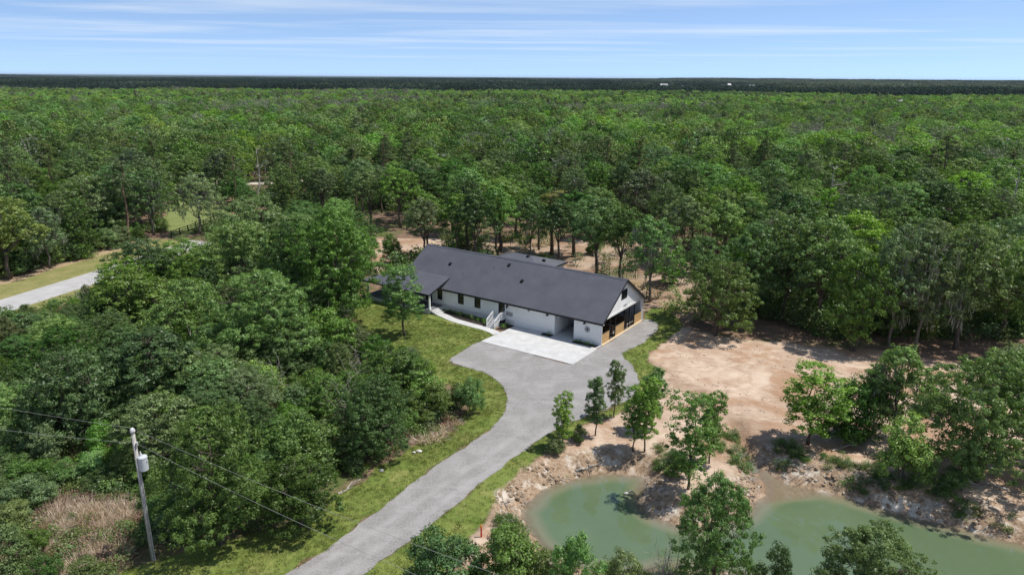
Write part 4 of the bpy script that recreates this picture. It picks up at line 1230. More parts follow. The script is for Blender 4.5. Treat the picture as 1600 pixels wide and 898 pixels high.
def tree(kind, x, y, h, w, leaf, label=None, group=None, zone=None, var=None, z=None, rot=None):
    sets = LEAF_SETS[kind]
    i = NT[0] if var is None else var
    NT[0] += 1
    s = sets[i % len(sets)]
    if z is None: z = float(terrain_z(np.array([x]), np.array([y]))[0]) if (GX0 < x < GX1 and GY0 < y < GY1) else 0.0
    root = empty(OBJ_NAME[kind], (x, y, z - 0.03), rng.uniform(0, 6.28) if rot is None else rot)
    sx, sz = w / s['w'], h / s['h']
    root.scale = (sx, sx, sz)
    link_mesh('trunk', s['wood'], root)
    link_mesh('crown', s['crown'], root, mat=M[leaf])
    if s['moss'] is not None: tag(link_mesh('moss_strands', s['moss'], root), kind='stuff')
    tag(root, label, CAT[kind], group)
    PLACED.append((x, y, w * 0.5))
    if label is None: PENDING.append((root, zone, kind, leaf, image_u(x, y, h * 0.6)))
    return root
def tpx(kind, ub, vb, vt, wpx, leaf, label, group=None, uc=None, z=0.0, var=None, rot=None):
    """tree from the place of its foot, its top and its width in the photograph"""
    x, y = G(ub, vb, z)
    zt = float(terrain_z(np.array([x]), np.array([y]))[0]) if (GX0 < x < GX1 and GY0 < y < GY1) else 0.0
    h = height_at(ub, vb, vt, z) - zt
    dist = math.hypot(y, CAM_H - h * 0.6)
    w = wpx * dist / LENS_PX
    return tree(kind, x, y, max(h, 1.0), w, leaf, label, group, var=var, rot=rot)

# --- trees one can point at
gp = 'young trees on the sandy ground beside the pond'
tpx('slim', 632, 525, 414, 66, 'leaf_mid', 'lone slim tree on the lawn in front of the porch', var=2)
tpx('slim', 879, 700, 612, 32, 'leaf_bright', 'small upright tree at the turf edge, leftmost beside the pond', gp, var=0)
tpx('slim', 930, 680, 587, 32, 'leaf_dark', 'leaning narrow dark tree between drive edge and bare sand', gp, var=1)
tpx('slim', 960, 652, 564, 30, 'leaf_grey', 'thin sparse grey green tree nearest the gravel turning area', gp, var=3)
tpx('slim', 989, 702, 606, 42, 'leaf_bright', 'young tree with rounded crown, left of the close pair on the sand', gp, var=2)
tpx('slim', 1007, 705, 590, 44, 'leaf_bright', 'young tree with curved trunk, right of the close pair on the sand', gp, var=3)
tpx('slim', 1018, 672, 574, 42, 'leaf_bright', 'bright young tree behind the close pair on the sand', gp, var=1)
tpx('slim', 1075, 764, 612, 74, 'leaf_bright', 'largest young tree on the sand spit, leaning over the pond', gp, var=2)
tpx('slim', 1108, 724, 611, 40, 'leaf_mid', 'narrow dark young tree just behind the largest one on the spit', gp, var=0)
tpx('bush', 1060, 745, 715, 40, 'leaf_mid', 'low green bush under the largest young tree on the spit')
tpx('bush', 905, 690, 662, 24, 'leaf_dark', 'little bush at the foot of the leaning narrow tree')
tpx('bush', 868, 706, 676, 34, 'leaf_olive', 'little olive bush at the foot of the leftmost pond tree')
gf = 'trees and bushes along the near bank at the bottom of the picture'
tpx('fine', 1108, 925, 742, 122, 'leaf_bright', 'big bright green tree at the bottom, reaching over the pond', gf, var=1)
tpx('bush', 700, 930, 838, 120, 'leaf_dark', 'dark bush at the bottom edge beside the gravel drive', gf)
tpx('bush', 790, 935, 825, 120, 'leaf_mid', 'green bush at the bottom edge below the red marker post', gf)
tpx('bush', 900, 950, 832, 84, 'leaf_bright', 'upright bush at the bottom edge against the green water', gf)
tpx('bush', 962, 960, 858, 66, 'leaf_olive', 'small yellowish bush at the bottom edge left of big tree', gf)
tpx('bush', 1205, 960, 850, 72, 'leaf_dark', 'dark bush at the bottom edge right of the big tree', gf)
tpx('fine', 1352, 985, 832, 160, 'leaf_grey', 'pale feathery tree at the bottom right in front of the water', gf, var=0)
tpx('bush', 845, 945, 862, 60, 'leaf_olive', 'olive bush at the bottom edge where the pond begins', gf)
gr_ = 'trees and bushes on the right bank of the pond'
tpx('slim', 1262, 694, 573, 96, 'leaf_bright', 'bright green pale-trunked tree, leftmost on the right bank', gr_, var=2)
tpx('bush', 1325, 690, 598, 84, 'leaf_dark', 'dark twiggy bush right of the pale-trunked tree', gr_)
tpx('moss', 1392, 690, 540, 110, 'leaf_grey', 'tall grey thin-leaved tree in the middle of the right bank', gr_, var=0)
tpx('bush', 1358, 678, 572, 80, 'leaf_dark', 'tall dark bush behind the round bush on the right bank', gr_)
tpx('bush', 1408, 752, 648, 92, 'leaf_bright', 'round green bush at the water edge of the right bank', gr_)
tpx('fine', 1525, 752, 552, 180, 'leaf_grey', 'big spreading tree on the right bank, second from the right edge', gr_, var=2)
tpx('broad', 1625, 735, 545, 190, 'leaf_mid', 'big spreading tree cut by the right edge of the picture', gr_, var=0)
tpx('bush', 1455, 640, 585, 60, 'leaf_grey', 'small grey bush at the end of the sand clearing', gr_)
tpx('bush', 1575, 615, 540, 90, 'leaf_grey', 'greyish bush behind the big spreading trees at right', gr_)
tpx('bush', 1500, 765, 700, 60, 'leaf_dark', 'low dark bush under the big spreading tree', gr_)
ge = 'trees along the far edge of the sand clearing'
for (u, v, t, w, k, lf, lb) in (
        (1014, 472, 338, 96, 'moss', 'leaf_grey', 'grey mossy tree right behind the stable end of the house'),
        (1048, 445, 392, 58, 'broad', 'leaf_bright', 'small bright tree right of the mossy tree behind the stable'),
        (1118, 524, 408, 118, 'broad', 'leaf_mid', 'low spreading oak at the left end of the sand, far side'),
        (1165, 500, 350, 110, 'oak', 'leaf_dark', 'dark oak behind the low spreading oak at the sand edge'),
        (1222, 500, 340, 110, 'oak', 'leaf_dark', 'dark oak with bare trunk above the middle of the sand'),
        (1275, 515, 335, 128, 'oak', 'leaf_mid', 'broad oak leaning over the far edge of the sand'),
        (1332, 548, 398, 100, 'broad', 'leaf_mid', 'low leafy oak standing furthest forward on the sand edge'),
        (1388, 540, 345, 120, 'moss', 'leaf_grey', 'moss-hung oak at the sand edge, left one of two'),
        (1430, 548, 360, 110, 'moss', 'leaf_grey', 'moss-hung oak at the sand edge, right one of two'),
        (1492, 545, 350, 130, 'oak', 'leaf_mid', 'rounded oak right of the two moss-hung oaks'),
        (1560, 530, 370, 120, 'oak', 'leaf_grey', 'pale oak near the right edge above the sand'),
        (1625, 560, 360, 150, 'oak', 'leaf_mid', 'oak cut by the right edge above the sand')):
    tpx(k, u, v, t, w, lf, lb, ge)
gh = 'trees standing behind the house'
for (u, v, t, w, k, lf, lb) in (
        (862, 398, 298, 66, 'pine', 'leaf_yellow', 'yellow green pine with reddish trunk behind the house roof'),
        (626, 356, 262, 66, 'tall', 'leaf_mid', 'oak with tall bare trunk beyond the pale track, leftmost'),
        (649, 345, 250, 70, 'tall', 'leaf_dark', 'dark oak beyond the pale track, right of the leftmost'),
        (708, 362, 268, 74, 'tall', 'leaf_dark', 'dark straight-trunked oak behind the left end of the roof'),
        (735, 368, 262, 80, 'tall', 'leaf_mid', 'leafy oak behind the roof ridge left part'),
        (780, 392, 280, 96, 'tall', 'leaf_mid', 'pale many-stemmed oak just behind the rear wing roof'),
        (806, 372, 272, 70, 'tall', 'leaf_dark', 'dark oak left of the yellow green pine'),
        (842, 390, 290, 60, 'tall', 'leaf_dark', 'slim dark oak touching the yellow green pine'),
        (896, 402, 300, 96, 'tall', 'leaf_dark', 'dense dark oak right of the yellow green pine'),
        (935, 372, 292, 80, 'broad', 'leaf_mid', 'low oak beside the metal pen behind the house')):
    tpx(k, u, v, t, w, lf, lb, gh)
tpx('bush', 725, 384, 358, 60, 'leaf_dark', 'dark bush behind the left end of the roof ridge')
tpx('bush', 612, 412, 365, 34, 'leaf_mid', 'leafy bush beside the pale track left of the house')
tpx('bush', 927, 398, 372, 30, 'leaf_dark', 'dark bush between the rear wing and the metal pen')
gt = 'larger trees and bushes in the thicket left of the drive'
for (u, v, t, w, k, lf, lb) in (
        (536, 512, 328, 144, 'fine', 'leaf_mid', 'tallest big oak in the thicket, left of the porch'),
        (470, 500, 345, 120, 'broad', 'leaf_dark', 'big dark oak left of the tallest oak by the porch'),
        (415, 590, 425, 170, 'fine', 'leaf_grey', 'wide pale green oak in the middle of the thicket'),
        (510, 572, 482, 100, 'bush', 'leaf_mid', 'leafy bush at the thicket edge below the tallest oak'),
        (590, 708, 590, 122, 'fine', 'leaf_dark', 'dense dark round oak on the drive side of the thicket'),
        (348, 848, 640, 170, 'fine', 'leaf_mid', 'large willowy grey green tree right of the utility pole'),
        (478, 735, 640, 100, 'bush', 'leaf_mid', 'round green bush in the thicket left of dense dark oak'),
        (472, 822, 716, 120, 'broad', 'leaf_dark', 'dark tangled oak at the thicket edge near the drive bottom'),
        (735, 648, 590, 44, 'bush', 'leaf_mid', 'small bush in the bend of the drive, nearest the gravel'),
        (715, 640, 598, 40, 'bush', 'leaf_olive', 'small olive bush left of the bush in the drive bend'),
        (676, 655, 600, 70, 'bush', 'leaf_olive', 'loose weedy bush near the bend of the drive'),
        (640, 590, 545, 60, 'bush', 'leaf_grey', 'silvery bush at the lawn corner near the lone slim tree'),
        (240, 650, 520, 170, 'broad', 'leaf_dark', 'broad dark oak in the left part of the thicket'),
        (120, 690, 545, 150, 'broad', 'leaf_dark', 'dark oak left of the broad dark oak in thicket'),
        (300, 560, 440, 140, 'broad', 'leaf_mid', 'green oak in the thicket in front of the street'),
        (215, 530, 420, 130, 'broad', 'leaf_mid', 'green oak hiding the street beyond the thicket'),
        (200, 482, 405, 100, 'broad', 'leaf_mid', 'small oak at the street side where the street disappears'),
        (228, 462, 372, 104, 'broad', 'leaf_dark', 'dark oak hiding the street below the board fence'),
        (296, 450, 374, 110, 'broad', 'leaf_mid', 'green oak directly below the board fence'),
        (400, 425, 308, 120, 'broad', 'leaf_grey', 'pale grey oak at the right end of the board fence'),
        (70, 530, 488, 80, 'bush', 'leaf_mid', 'bush in front of the near end of the street'),
        (10, 545, 480, 90, 'bush', 'leaf_dark', 'dark bush at the left edge below the street'),
        (20, 905, 820, 90, 'bush', 'leaf_mid', 'green bush in the bottom left corner'),
        (62, 868, 825, 40, 'bush', 'leaf_mid', 'small bush standing in the dry grass'),
        (140, 915, 872, 70, 'bush', 'leaf_olive', 'low bush at the bottom edge left of the pole'),
        (75, 915, 870, 50, 'bush', 'leaf_dark', 'low dark bush at the bottom edge in dry grass'),
        (380, 470, 345, 120, 'broad', 'leaf_grey', 'grey green oak at the back of the thicket by the fence')):
    tpx(k, u, v, t, w, lf, lb, gt)

# --- the rest of the woods
THICKET = GP([(-60, 520), (30, 496), (100, 482), (150, 446), (200, 420), (300, 392), (400, 350), (560, 345), (590, 380), (578, 450), (548, 478), (572, 540), (615, 582),
              (680, 608), (722, 622), (724, 642), (668, 676), (612, 715), (530, 768), (425, 820), (290, 850), (225, 876), (-60, 960)])
STREETZ = ribbon(STREET_LINE, -6.5, 9.0)
BROWNZ = ribbon(STREET_LINE, -8.0, 12.0)
PEN = np.array([to_world(-4.5, 24)[:2], to_world(7, 22)[:2], to_world(10, 36)[:2], to_world(-3, 38)[:2]])
HOUSEZ = np.array([to_world(a, b)[:2] for a, b in ((-41, -6), (5, -9), (5, 17), (-12, 18), (-14, 24), (-30, 24), (-31, 17), (-41, 16))])
DRY = GP([(-60, 880), (50, 835), (95, 785), (190, 782), (226, 840), (185, 885), (60, 920), (-60, 930)])
def sd1(poly, x, y): return float(sdf(np.array([x]), np.array([y]), poly)[0])
def clear_of(x, y, gap):
    return all((x - a) ** 2 + (y - b) ** 2 > (gap * (0.45 + 0.55 * min(1, r_ / 3.0))) ** 2 for a, b, r_ in PLACED)
FENCE_TREES = 0
tries = 0
def in_view(x, y, margin): return abs(x) < 0.735 * y + margin and y > 30
rr = np.random.default_rng(11)
# thicket: bushes and low oaks
for _ in range(5200):
    x, y = rr.uniform(-92, 6), rr.uniform(34, 135)
    if not in_view(x, y, 5) or sd1(THICKET, x, y) < 0.6: continue
    if max(sd1(STREETZ, x, y), sd1(LAWN_A, x, y), sd1(HOUSEZ, x, y), sd1(TRACK, x, y)) > -2.0: continue
    ind = sd1(DRY, x, y)
    if ind > -1.3: continue
    low = ind > -5 or math.hypot(x - (-24.6), y - 43) < 9.5 or (x < -18 and y < 50)
    uu = image_u(x, y, 3)
    by_fence = 250 < uu < 362 and y > 100
    edge = sd1(THICKET, x, y)
    back = y > 96
    gap = 1.9 if low else (2.7 if not back else 4.6)
    if not clear_of(x, y, gap): continue
    near_street = sd1(STREETZ, x, y) > -11
    kind = 'bush' if low or by_fence or (rr.random() < 0.72 or edge < 2.5 or near_street) and not (back and not near_street) else str(rr.choice(['broad', 'fine']))
    if kind == 'bush':
        h = rr.uniform(2.2, 4.6) * (0.6 if near_street else 0.75 if ind > -2 else 1); w = h * rr.uniform(0.85, 1.35)
        if low or by_fence: h = rr.uniform(1.5, 2.9); w = h * rr.uniform(1.1, 1.5)
    else:
        h = rr.uniform(4.4, 7.2) if not back else rr.uniform(6.5, 10.5); w = h * rr.uniform(0.8, 1.15)
    lf = rr.choice(['leaf_dark', 'leaf_mid', 'leaf_bright', 'leaf_olive', 'leaf_grey'], p=[.33, .31, .10, .10, .16])
    zn = 'in the thicket near the pole' if y < 58 else ('in the middle of the thicket' if y < 80 else ('at the back of the thicket' if y < 104 else 'between thicket and street'))
    tree(kind, x, y, h, w, str(lf), zone=zn)
# woods
OPEN = [HOUSEZ, DRIVE, LAWN_A, LAWN_B, SAND, STREETZ, MEADOW, PEN, THICKET, POND, TRACK]
BB = [(p[:, 0].min(), p[:, 0].max(), p[:, 1].min(), p[:, 1].max()) for p in OPEN]
WOOD_END = 205.0
BARE = GP([(585, 338), (1000, 345), (1075, 425), (1085, 490), (1010, 486), (960, 430), (880, 415), (700, 385), (600, 405)])
for _ in range(6500):
    y = math.sqrt(rr.uniform(45 ** 2, WOOD_END ** 2)); x = rr.uniform(-0.735 * y - 8, 0.735 * y + 8)
    bad = False
    for p, b in zip(OPEN, BB):
        if b[0] - 2 < x < b[1] + 2 and b[2] - 2 < y < b[3] + 2 and sd1(p, x, y) > -1.5: bad = True; break
    if bad: continue
    if sd1(BROWNZ, x, y) > 0 and rr.random() < 0.97: continue
    uu = image_u(x, y, 0)
    if (132 < uu < 168 and y > 165) or (382 < uu < 428 and y > 160): continue
    bare = sd1(BARE, x, y) > 0
    if not clear_of(x, y, 12.0 if bare else 5.7): continue
    u = rr.random()
    left_far = x < -60
    kind = 'moss' if u < 0.13 else ('pine' if u < (0.30 if left_far or y > 170 else 0.19) else ('broad' if u > 0.90 else ('fine' if u > 0.84 else 'oak')))
    nearbare = sd1(BARE, x, y) > -14
    if nearbare and kind in ('oak', 'broad', 'fine'): kind = 'tall'
    h = {'tall': rr.uniform(11, 14.5), 'oak': rr.uniform(8.5, 14.5), 'moss': rr.uniform(10.5, 14), 'pine': rr.uniform(14, 18), 'broad': rr.uniform(7, 10), 'fine': rr.uniform(9, 12)}[kind]
    if x > 20 and y < 120: h *= 0.92
    w = h * {'tall': rr.uniform(.55, .75), 'oak': rr.uniform(.62, .92), 'moss': rr.uniform(.62, .85), 'pine': rr.uniform(.27, .36), 'broad': rr.uniform(.9, 1.15), 'fine': rr.uniform(.75, .95)}[kind]
    if kind == 'pine' and x > 14 and y < 125: kind = 'oak'; h = rr.uniform(10, 13.5); w = h * rr.uniform(.62, .9)
    lf = 'needle' if kind == 'pine' else ('leaf_grey' if kind == 'moss' else str(rr.choice(['leaf_dark', 'leaf_mid', 'leaf_bright', 'leaf_olive', 'leaf_grey'], p=[.36, .36, .10, .06, .12])))
    if x < -58: zn = 'beyond the street at left'
    elif x < -22: zn = 'behind the thicket, left of house'
    elif x < 30: zn = 'in the woods behind the house' if y < 160 else 'deep in the woods behind the house'
    else: zn = 'in the woods beyond the sand' if y < 135 else 'deep in the woods at right'
    tree(kind, x, y, h, w, lf, zone=zn)

# bushes along the far side of the street, leafy to the ground
sl = smooth_poly(STREET_LINE, 1.0, 0, closed=False)
for _ in range(900):
    i = rr.integers(20, len(sl) - 1); dd = unit(sl[i + 1 if i + 1 < len(sl) else i] - sl[i - 1])
    off = 12.8 + 9 * rr.random() ** 1.6
    x, y = sl[i][0] - dd[1] * off, sl[i][1] + dd[0] * off
    if not in_view(x, y, 4) or sd1(MEADOW, x, y) > -2.0: continue
    if any((x - a) ** 2 + (y - b) ** 2 < 2.3 ** 2 for a, b, r_ in PLACED): continue
    h = rr.uniform(2.6, 5.6)
    tree('bush', x, y, h, h * rr.uniform(0.9, 1.3), str(rr.choice(['leaf_dark', 'leaf_mid', 'leaf_olive', 'leaf_grey'], p=[.4, .35, .1, .15])), zone='along the far side of the street')
groups = {}
for root, zone, kind, leaf, u in PENDING: groups.setdefault((zone, kind, leaf), []).append((u, root))
for (zone, kind, leaf), lst in groups.items():
    lst.sort(key=lambda a: a[0])
    noun = NOUN[kind] + ('es' if NOUN[kind].endswith('sh') else 's')
    for i, (u, root) in enumerate(lst):
        if len(lst) == 1: root['label'] = f'only {LOOKS[leaf]} {NOUN[kind]} {zone}'
        else: root['label'] = f'{ordinal(i)} from left of the {LOOKS[leaf]} {noun} {zone}'
        root['group'] = f'{NOUN[kind]}s {zone}' if not noun.endswith('es') else f'{noun} {zone}'
print('TREES', NT[0], 'pending', len(PENDING), {k: sum(1 for p in PENDING if p[2] == k) for k in NOUN})

# ================================================================== scattered stuff
def scatter(name, pts, rz, scl, pick, protos, label, cat, tilt=None):
    me = bpy.data.meshes.new(name)
    pts = np.asarray(pts, float); n = len(pts)
    me.vertices.add(n); me.vertices.foreach_set('co', pts.ravel())
    for nm, tp, arr in (('rz', 'FLOAT', rz), ('sc', 'FLOAT', scl), ('pick', 'INT', pick)):
        a = me.attributes.new(nm, tp, 'POINT'); a.data.foreach_set('value', np.asarray(arr, np.float32 if tp == 'FLOAT' else np.int32))
    o = bpy.data.objects.new(name, me); COL.objects.link(o)
    ng = bpy.data.node_groups.new(name + '_nodes', 'GeometryNodeTree')
    ng.interface.new_socket('Geometry', in_out='INPUT', socket_type='NodeSocketGeometry')
    ng.interface.new_socket('Geometry', in_out='OUTPUT', socket_type='NodeSocketGeometry')
    gi, go = ng.nodes.new('NodeGroupInput'), ng.nodes.new('NodeGroupOutput')
    iop = ng.nodes.new('GeometryNodeInstanceOnPoints'); jn = ng.nodes.new('GeometryNodeJoinGeometry')
    for p in reversed(protos):            # the join lists its links last first
        oi = ng.nodes.new('GeometryNodeObjectInfo'); oi.inputs['Object'].default_value = p; oi.inputs['As Instance'].default_value = True
        ng.links.new(oi.outputs['Geometry'], jn.inputs[0])
    def attr(nm, tp):
        a = ng.nodes.new('GeometryNodeInputNamedAttribute'); a.data_type = tp; a.inputs['Name'].default_value = nm; return a.outputs[0]
    cx = ng.nodes.new('ShaderNodeCombineXYZ'); ng.links.new(attr('rz', 'FLOAT'), cx.inputs[2])
    ng.links.new(gi.outputs[0], iop.inputs['Points']); ng.links.new(jn.outputs[0], iop.inputs['Instance'])
    iop.inputs['Pick Instance'].default_value = True
    ng.links.new(attr('pick', 'INT'), iop.inputs['Instance Index'])
    ng.links.new(cx.outputs[0], iop.inputs['Rotation']); ng.links.new(attr('sc', 'FLOAT'), iop.inputs['Scale'])
    ng.links.new(iop.outputs[0], go.inputs[0])
    md = o.modifiers.new('scatter', 'NODES'); md.node_group = ng
    return tag(o, label, cat, None, 'stuff')
def proto(name, me): return bpy.data.objects.new(name, me)

def blade_clump(name, r, n, h, spread, width, mat, lean=0.4):
    """upright grass blades fanning from a tuft"""
    a = r.uniform(0, 2 * math.pi, n); q = np.sqrt(r.random(n)) * spread
    L = h * r.uniform(0.55, 1.15, n)
    d = unit(np.stack([np.cos(a) * lean * r.uniform(.2, 1.4, n), np.sin(a) * lean * r.uniform(.2, 1.4, n), np.ones(n)], 1))
    base = np.stack([np.cos(a) * q, np.sin(a) * q, np.zeros(n)], 1)
    pos = base + d * L[:, None] * 0.5
    nr = np.cross(d, r.normal(size=(n, 3)))
    m = leaves_mesh(name, pos, nr, 1.0, width, r.random(n), mat, along=d, r=r)
    v = np.empty(len(m.vertices) * 3); m.vertices.foreach_get('co', v); v = v.reshape(n, 4, 3)
    t = unit(v[:, 2] - v[:, 0])
    v[:, 0] = base; v[:, 2] = base + t * L[:, None]
    side = unit(v[:, 1] - v[:, 3]) * width * 0.5
    v[:, 1] = base + t * L[:, None] * 0.35 + side; v[:, 3] = base + t * L[:, None] * 0.35 - side
    m.vertices.foreach_set('co', v.ravel()); m.update()
    return m
def random_in(poly, n, r, inset=0.0):
    x = r.uniform(poly[:, 0].min(), poly[:, 0].max(), n); y = r.uniform(poly[:, 1].min(), poly[:, 1].max(), n)
    k = sdf(x, y, poly) > inset
    return x[k], y[k]
rs = np.random.default_rng(77)

# short lawn grass, tufted, thicker along the gravel edge
tufts = [proto('tuft', blade_clump('tuft', rs, 16, 0.10, 0.16, 0.020, M['grass'], 0.7)) for _ in range(3)] + [proto('tuft', blade_clump('tuft', rs, 22, 0.17, 0.16, 0.022, M['grass'], 0.6))]
xs, ys = [], []
for poly, n in ((LAWN_A, 70000), (LAWN_B, 60000)):
    x, y = random_in(poly, n, rs, -0.12)
    k = (sdf(x, y, DRIVE) < 0.10) & (sdf(x, y, POND) < -1.6) & (y > 36) & (fbm(x * 0.5, y * 0.5, 3) > rs.uniform(-0.9, 0.25, len(x)))
    c, s = math.cos(HOUSE_RZ), math.sin(HOUSE_RZ)
    lx, ly = c * (x - HX) + s * (y - HY), -s * (x - HX) + c * (y - HY)
    k &= ~((lx > -38.5) & (lx < 0.3) & (ly > -4.2) & (ly < 13) & ~((lx < -25) & (ly < -3.3)))
    k &= ~((lx > -13.1) & (lx < 0.3) & (ly > -7.5) & (ly < 0))
    xs.append(x[k]); ys.append(y[k])
x, y = np.concatenate(xs), np.concatenate(ys)
n = len(x)
scatter('lawn_grass', np.stack([x, y, terrain_z(x, y) - 0.01], 1), rs.uniform(0, 6.28, n), rs.uniform(0.6, 1.25, n), rs.integers(0, 4, n), tufts, 'short patchy green and straw lawn grass beside the gravel drive', 'grass')

# weeds and seedlings under the thicket
def weed_mesh(r, n, h, w, leaf, mat):
    p = np.stack([r.normal(0, w * 0.3, n), r.normal(0, w * 0.3, n), h * r.random(n) ** 0.7], 1)
    return leaves_mesh('weed', p, np.stack([r.normal(0, .6, n), r.normal(0, .6, n), np.full(n, 0.8)], 1), leaf, leaf * 0.55, r.random(n), mat, r=r)
weeds = [proto('weed', weed_mesh(rs, 170, 0.8, 1.0, 0.17, M['weed'])), proto('weed', weed_mesh(rs, 130, 0.5, 1.2, 0.15, M['leaf_mid'])),
         proto('weed', weed_mesh(rs, 200, 1.1, 0.9, 0.16, M['leaf_dark'])), proto('weed', blade_clump('weed', rs, 60, 0.9, 0.35, 0.05, M['leaf_olive'], 0.5)),
         proto('weed', weed_mesh(rs, 150, 1.3, 1.1, 0.2, M['leaf_grey']))]
x, y = random_in(THICKET, 9000, rs, 0.0)
dr = sdf(x, y, DRY)
k = (np.abs(x) < 0.74 * y + 4) & (y > 34) & ((dr < -0.2) | (rs.random(len(x)) < 0.12)) & (sdf(x, y, STREETZ) < 0) & (sdf(x, y, HOUSEZ) < 0) & (rs.random(len(x)) < np.where(y < 75, 1, 0.45))
x, y = x[k], y[k]; n = len(x)
zt_ = np.where((x > GX0) & (x < GX1) & (y > GY0) & (y < GY1), terrain_z(x, y), 0.0)
scatter('undergrowth', np.stack([x, y, zt_ - 0.02], 1), rs.uniform(0, 6.28, n), rs.uniform(0.55, 1.35, n), rs.integers(0, 5, n), weeds, 'tangled green undergrowth filling the thicket left of the drive', 'undergrowth')

# tan dry grass by the pole and by the bend of the drive
dry = [proto('dry_clump', blade_clump('dry_clump', rs, 70, 0.9, 0.4, 0.05, M['dry_grass'], 1.0)), proto('dry_clump', blade_clump('dry_clump', rs, 60, 0.7, 0.55, 0.05, M['dry_grass'], 1.9)),
       proto('dry_clump', weed_mesh(rs, 110, 0.7, 1.0, 0.15, M['dry_brown'])), proto('dry_clump', blade_clump('dry_clump', rs, 50, 0.8, 0.5, 0.05, M['dry_brown'], 1.4)), proto('dry_clump', weed_mesh(rs, 120, 0.7, 1.0, 0.15, M['leaf_olive']))]
BEND = GP([(640, 600), (690, 610), (720, 630), (715, 670), (670, 700), (640, 680), (630, 640)])
x1, y1 = random_in(DRY, 2600, rs, -0.6); x2, y2 = random_in(BEND, 260, rs)
k = (fbm(x1 * 0.3, y1 * 0.3, 9) > -0.12) & (np.abs(x1) < 0.74 * y1 + 3)
x = np.concatenate([x1[k], x2]); y = np.concatenate([y1[k], y2]); n = len(x)
scatter('dry_grass', np.stack([x, y, np.where((x > GX0), terrain_z(x, y), 0) - 0.02], 1), rs.uniform(0, 6.28, n), rs.uniform(0.5, 1.25, n), np.where(fbm(x * 0.45, y * 0.45, 19) > -0.04, rs.integers(0, 2, n), rs.integers(1, 5, n)), dry, 'tall dry tan grass around the foot of the utility pole', 'grass')

# forest floor greenery in the woods and on the bank
x = rs.uniform(-130, 140, 26000); y = rs.uniform(85, 210, 26000)
k = (np.abs(x) < 0.74 * y + 5) & (fbm(x * 0.06, y * 0.06, 5) > -0.02)
for p in OPEN + [BARE]: k &= sdf(x, y, p) < -0.5
k &= sdf(x, y, BARE) < -6
k |= (rs.random(len(x)) < 0.05) & (sdf(x, y, BARE) > -6) & (sdf(x, y, HOUSEZ) < 0) & (sdf(x, y, TRACK) < 0)
x, y = x[k], y[k]; n = len(x)
scatter('woodland_undergrowth', np.stack([x, y, np.full(n, -0.02)], 1), rs.uniform(0, 6.28, n), rs.uniform(1.0, 2.8, n), rs.integers(0, 5, n), weeds, 'low green undergrowth on the floor of the woods', 'undergrowth')
x = rs.uniform(-4, 60, 30000); y = rs.uniform(36, 72, 30000)
spd = sdf(x, y, POND)
k = (spd < -0.35) & (spd > -4.0) & (np.abs(x) < 0.74 * y + 4) & (fbm(x * 0.35, y * 0.35, 15) > 0.12) & (sdf(x, y, DRIVE) < -2)
x, y = x[k][:900], y[k][:900]; n = len(x)
scatter('bank_weeds', np.stack([x, y, terrain_z(x, y) - 0.02], 1), rs.uniform(0, 6.28, n), rs.uniform(0.25, 0.65, n), rs.integers(0, 5, n), weeds, 'small green weeds dotted along the eroded pond bank', 'weeds')
# clods and roots on the broken bank
def clod_mesh(r, s):
    mb = MB(); k = 6
    for j, (zz, q) in enumerate(((-0.3, 0.7), (0.1, 1.0), (0.45, 0.75))):
        for i in range(k):
            a = 2 * math.pi * i / k + j * 0.4; f = q * r.uniform(0.7, 1.25) * s
            mb.v.append((math.cos(a) * f, math.sin(a) * f * 0.8, zz * s * r.uniform(0.8, 1.2)))
    mb.v.append((0, 0, 0.6 * s))
    for j in range(2):
        for i in range(k): mb.f.append((j * k + i, j * k + (i + 1) % k, (j + 1) * k + (i + 1) % k, (j + 1) * k + i))
    for i in range(k): mb.f.append((2 * k + i, 2 * k + (i + 1) % k, 3 * k))
    return mb
M['clod'] = plain('earth_clod', (0.30, 0.215, 0.145), 0.95, 0.3, 3, 0.6)
M['clod_pale'] = plain('pale_clod', (0.52, 0.46, 0.38), 0.95, 0.2, 3, 0.5)
clods = [proto('clod', clod_mesh(rs, 0.22).mesh('clod', M['clod'])), proto('clod', clod_mesh(rs, 0.16).mesh('clod', M['clod_pale'])), proto('clod', clod_mesh(rs, 0.3).mesh('clod', M['clod']))]
mbr = MB()
for k in range(7):
    a = rs.uniform(0, 6.28); L = rs.uniform(0.4, 1.1)
    mbr.tube(bend_path((0, 0, 0.02), (math.cos(a) * L, math.sin(a) * L, rs.uniform(-0.05, 0.3)), rs, 3, 0.25), [0.03, 0.025, 0.018, 0.008], 4)
clods.append(proto('roots', mbr.mesh('roots', M['dead_wood'])))
x = rs.uniform(-4, 60, 40000); y = rs.uniform(36, 72, 40000); spd = sdf(x, y, POND)
k = (spd < -0.05) & (spd > -1.9) & (np.abs(x) < 0.74 * y + 4) & (fbm(x * 0.5, y * 0.5, 25) > -0.05)
x, y = x[k][:800], y[k][:800]; n = len(x)
scatter('bank_clods', np.stack([x, y, terrain_z(x, y)], 1), rs.uniform(0, 6.28, n), rs.uniform(0.35, 1.15, n), rs.choice(4, n, p=[.35, .3, .2, .15]), clods, 'broken earth clods and roots along the eroded pond bank', 'earth')

# bits of wood and soil lying about the cleared sand
x, y = random_in(SAND, 9000, rs, 0.5)
k = (sdf(x, y, POND) < -2.5) & (np.abs(x) < 0.74 * y + 3) & (fbm(x * 0.2, y * 0.2, 35) > 0.02)
x, y = x[k][:700], y[k][:700]; n = len(x)
scatter('sand_debris', np.stack([x, y, terrain_z(x, y) - 0.01], 1), rs.uniform(0, 6.28, n), rs.uniform(0.12, 0.5, n), rs.choice(4, n, p=[.4, .2, .1, .3]), clods, 'small clods and twigs scattered over the bare sand', 'debris')

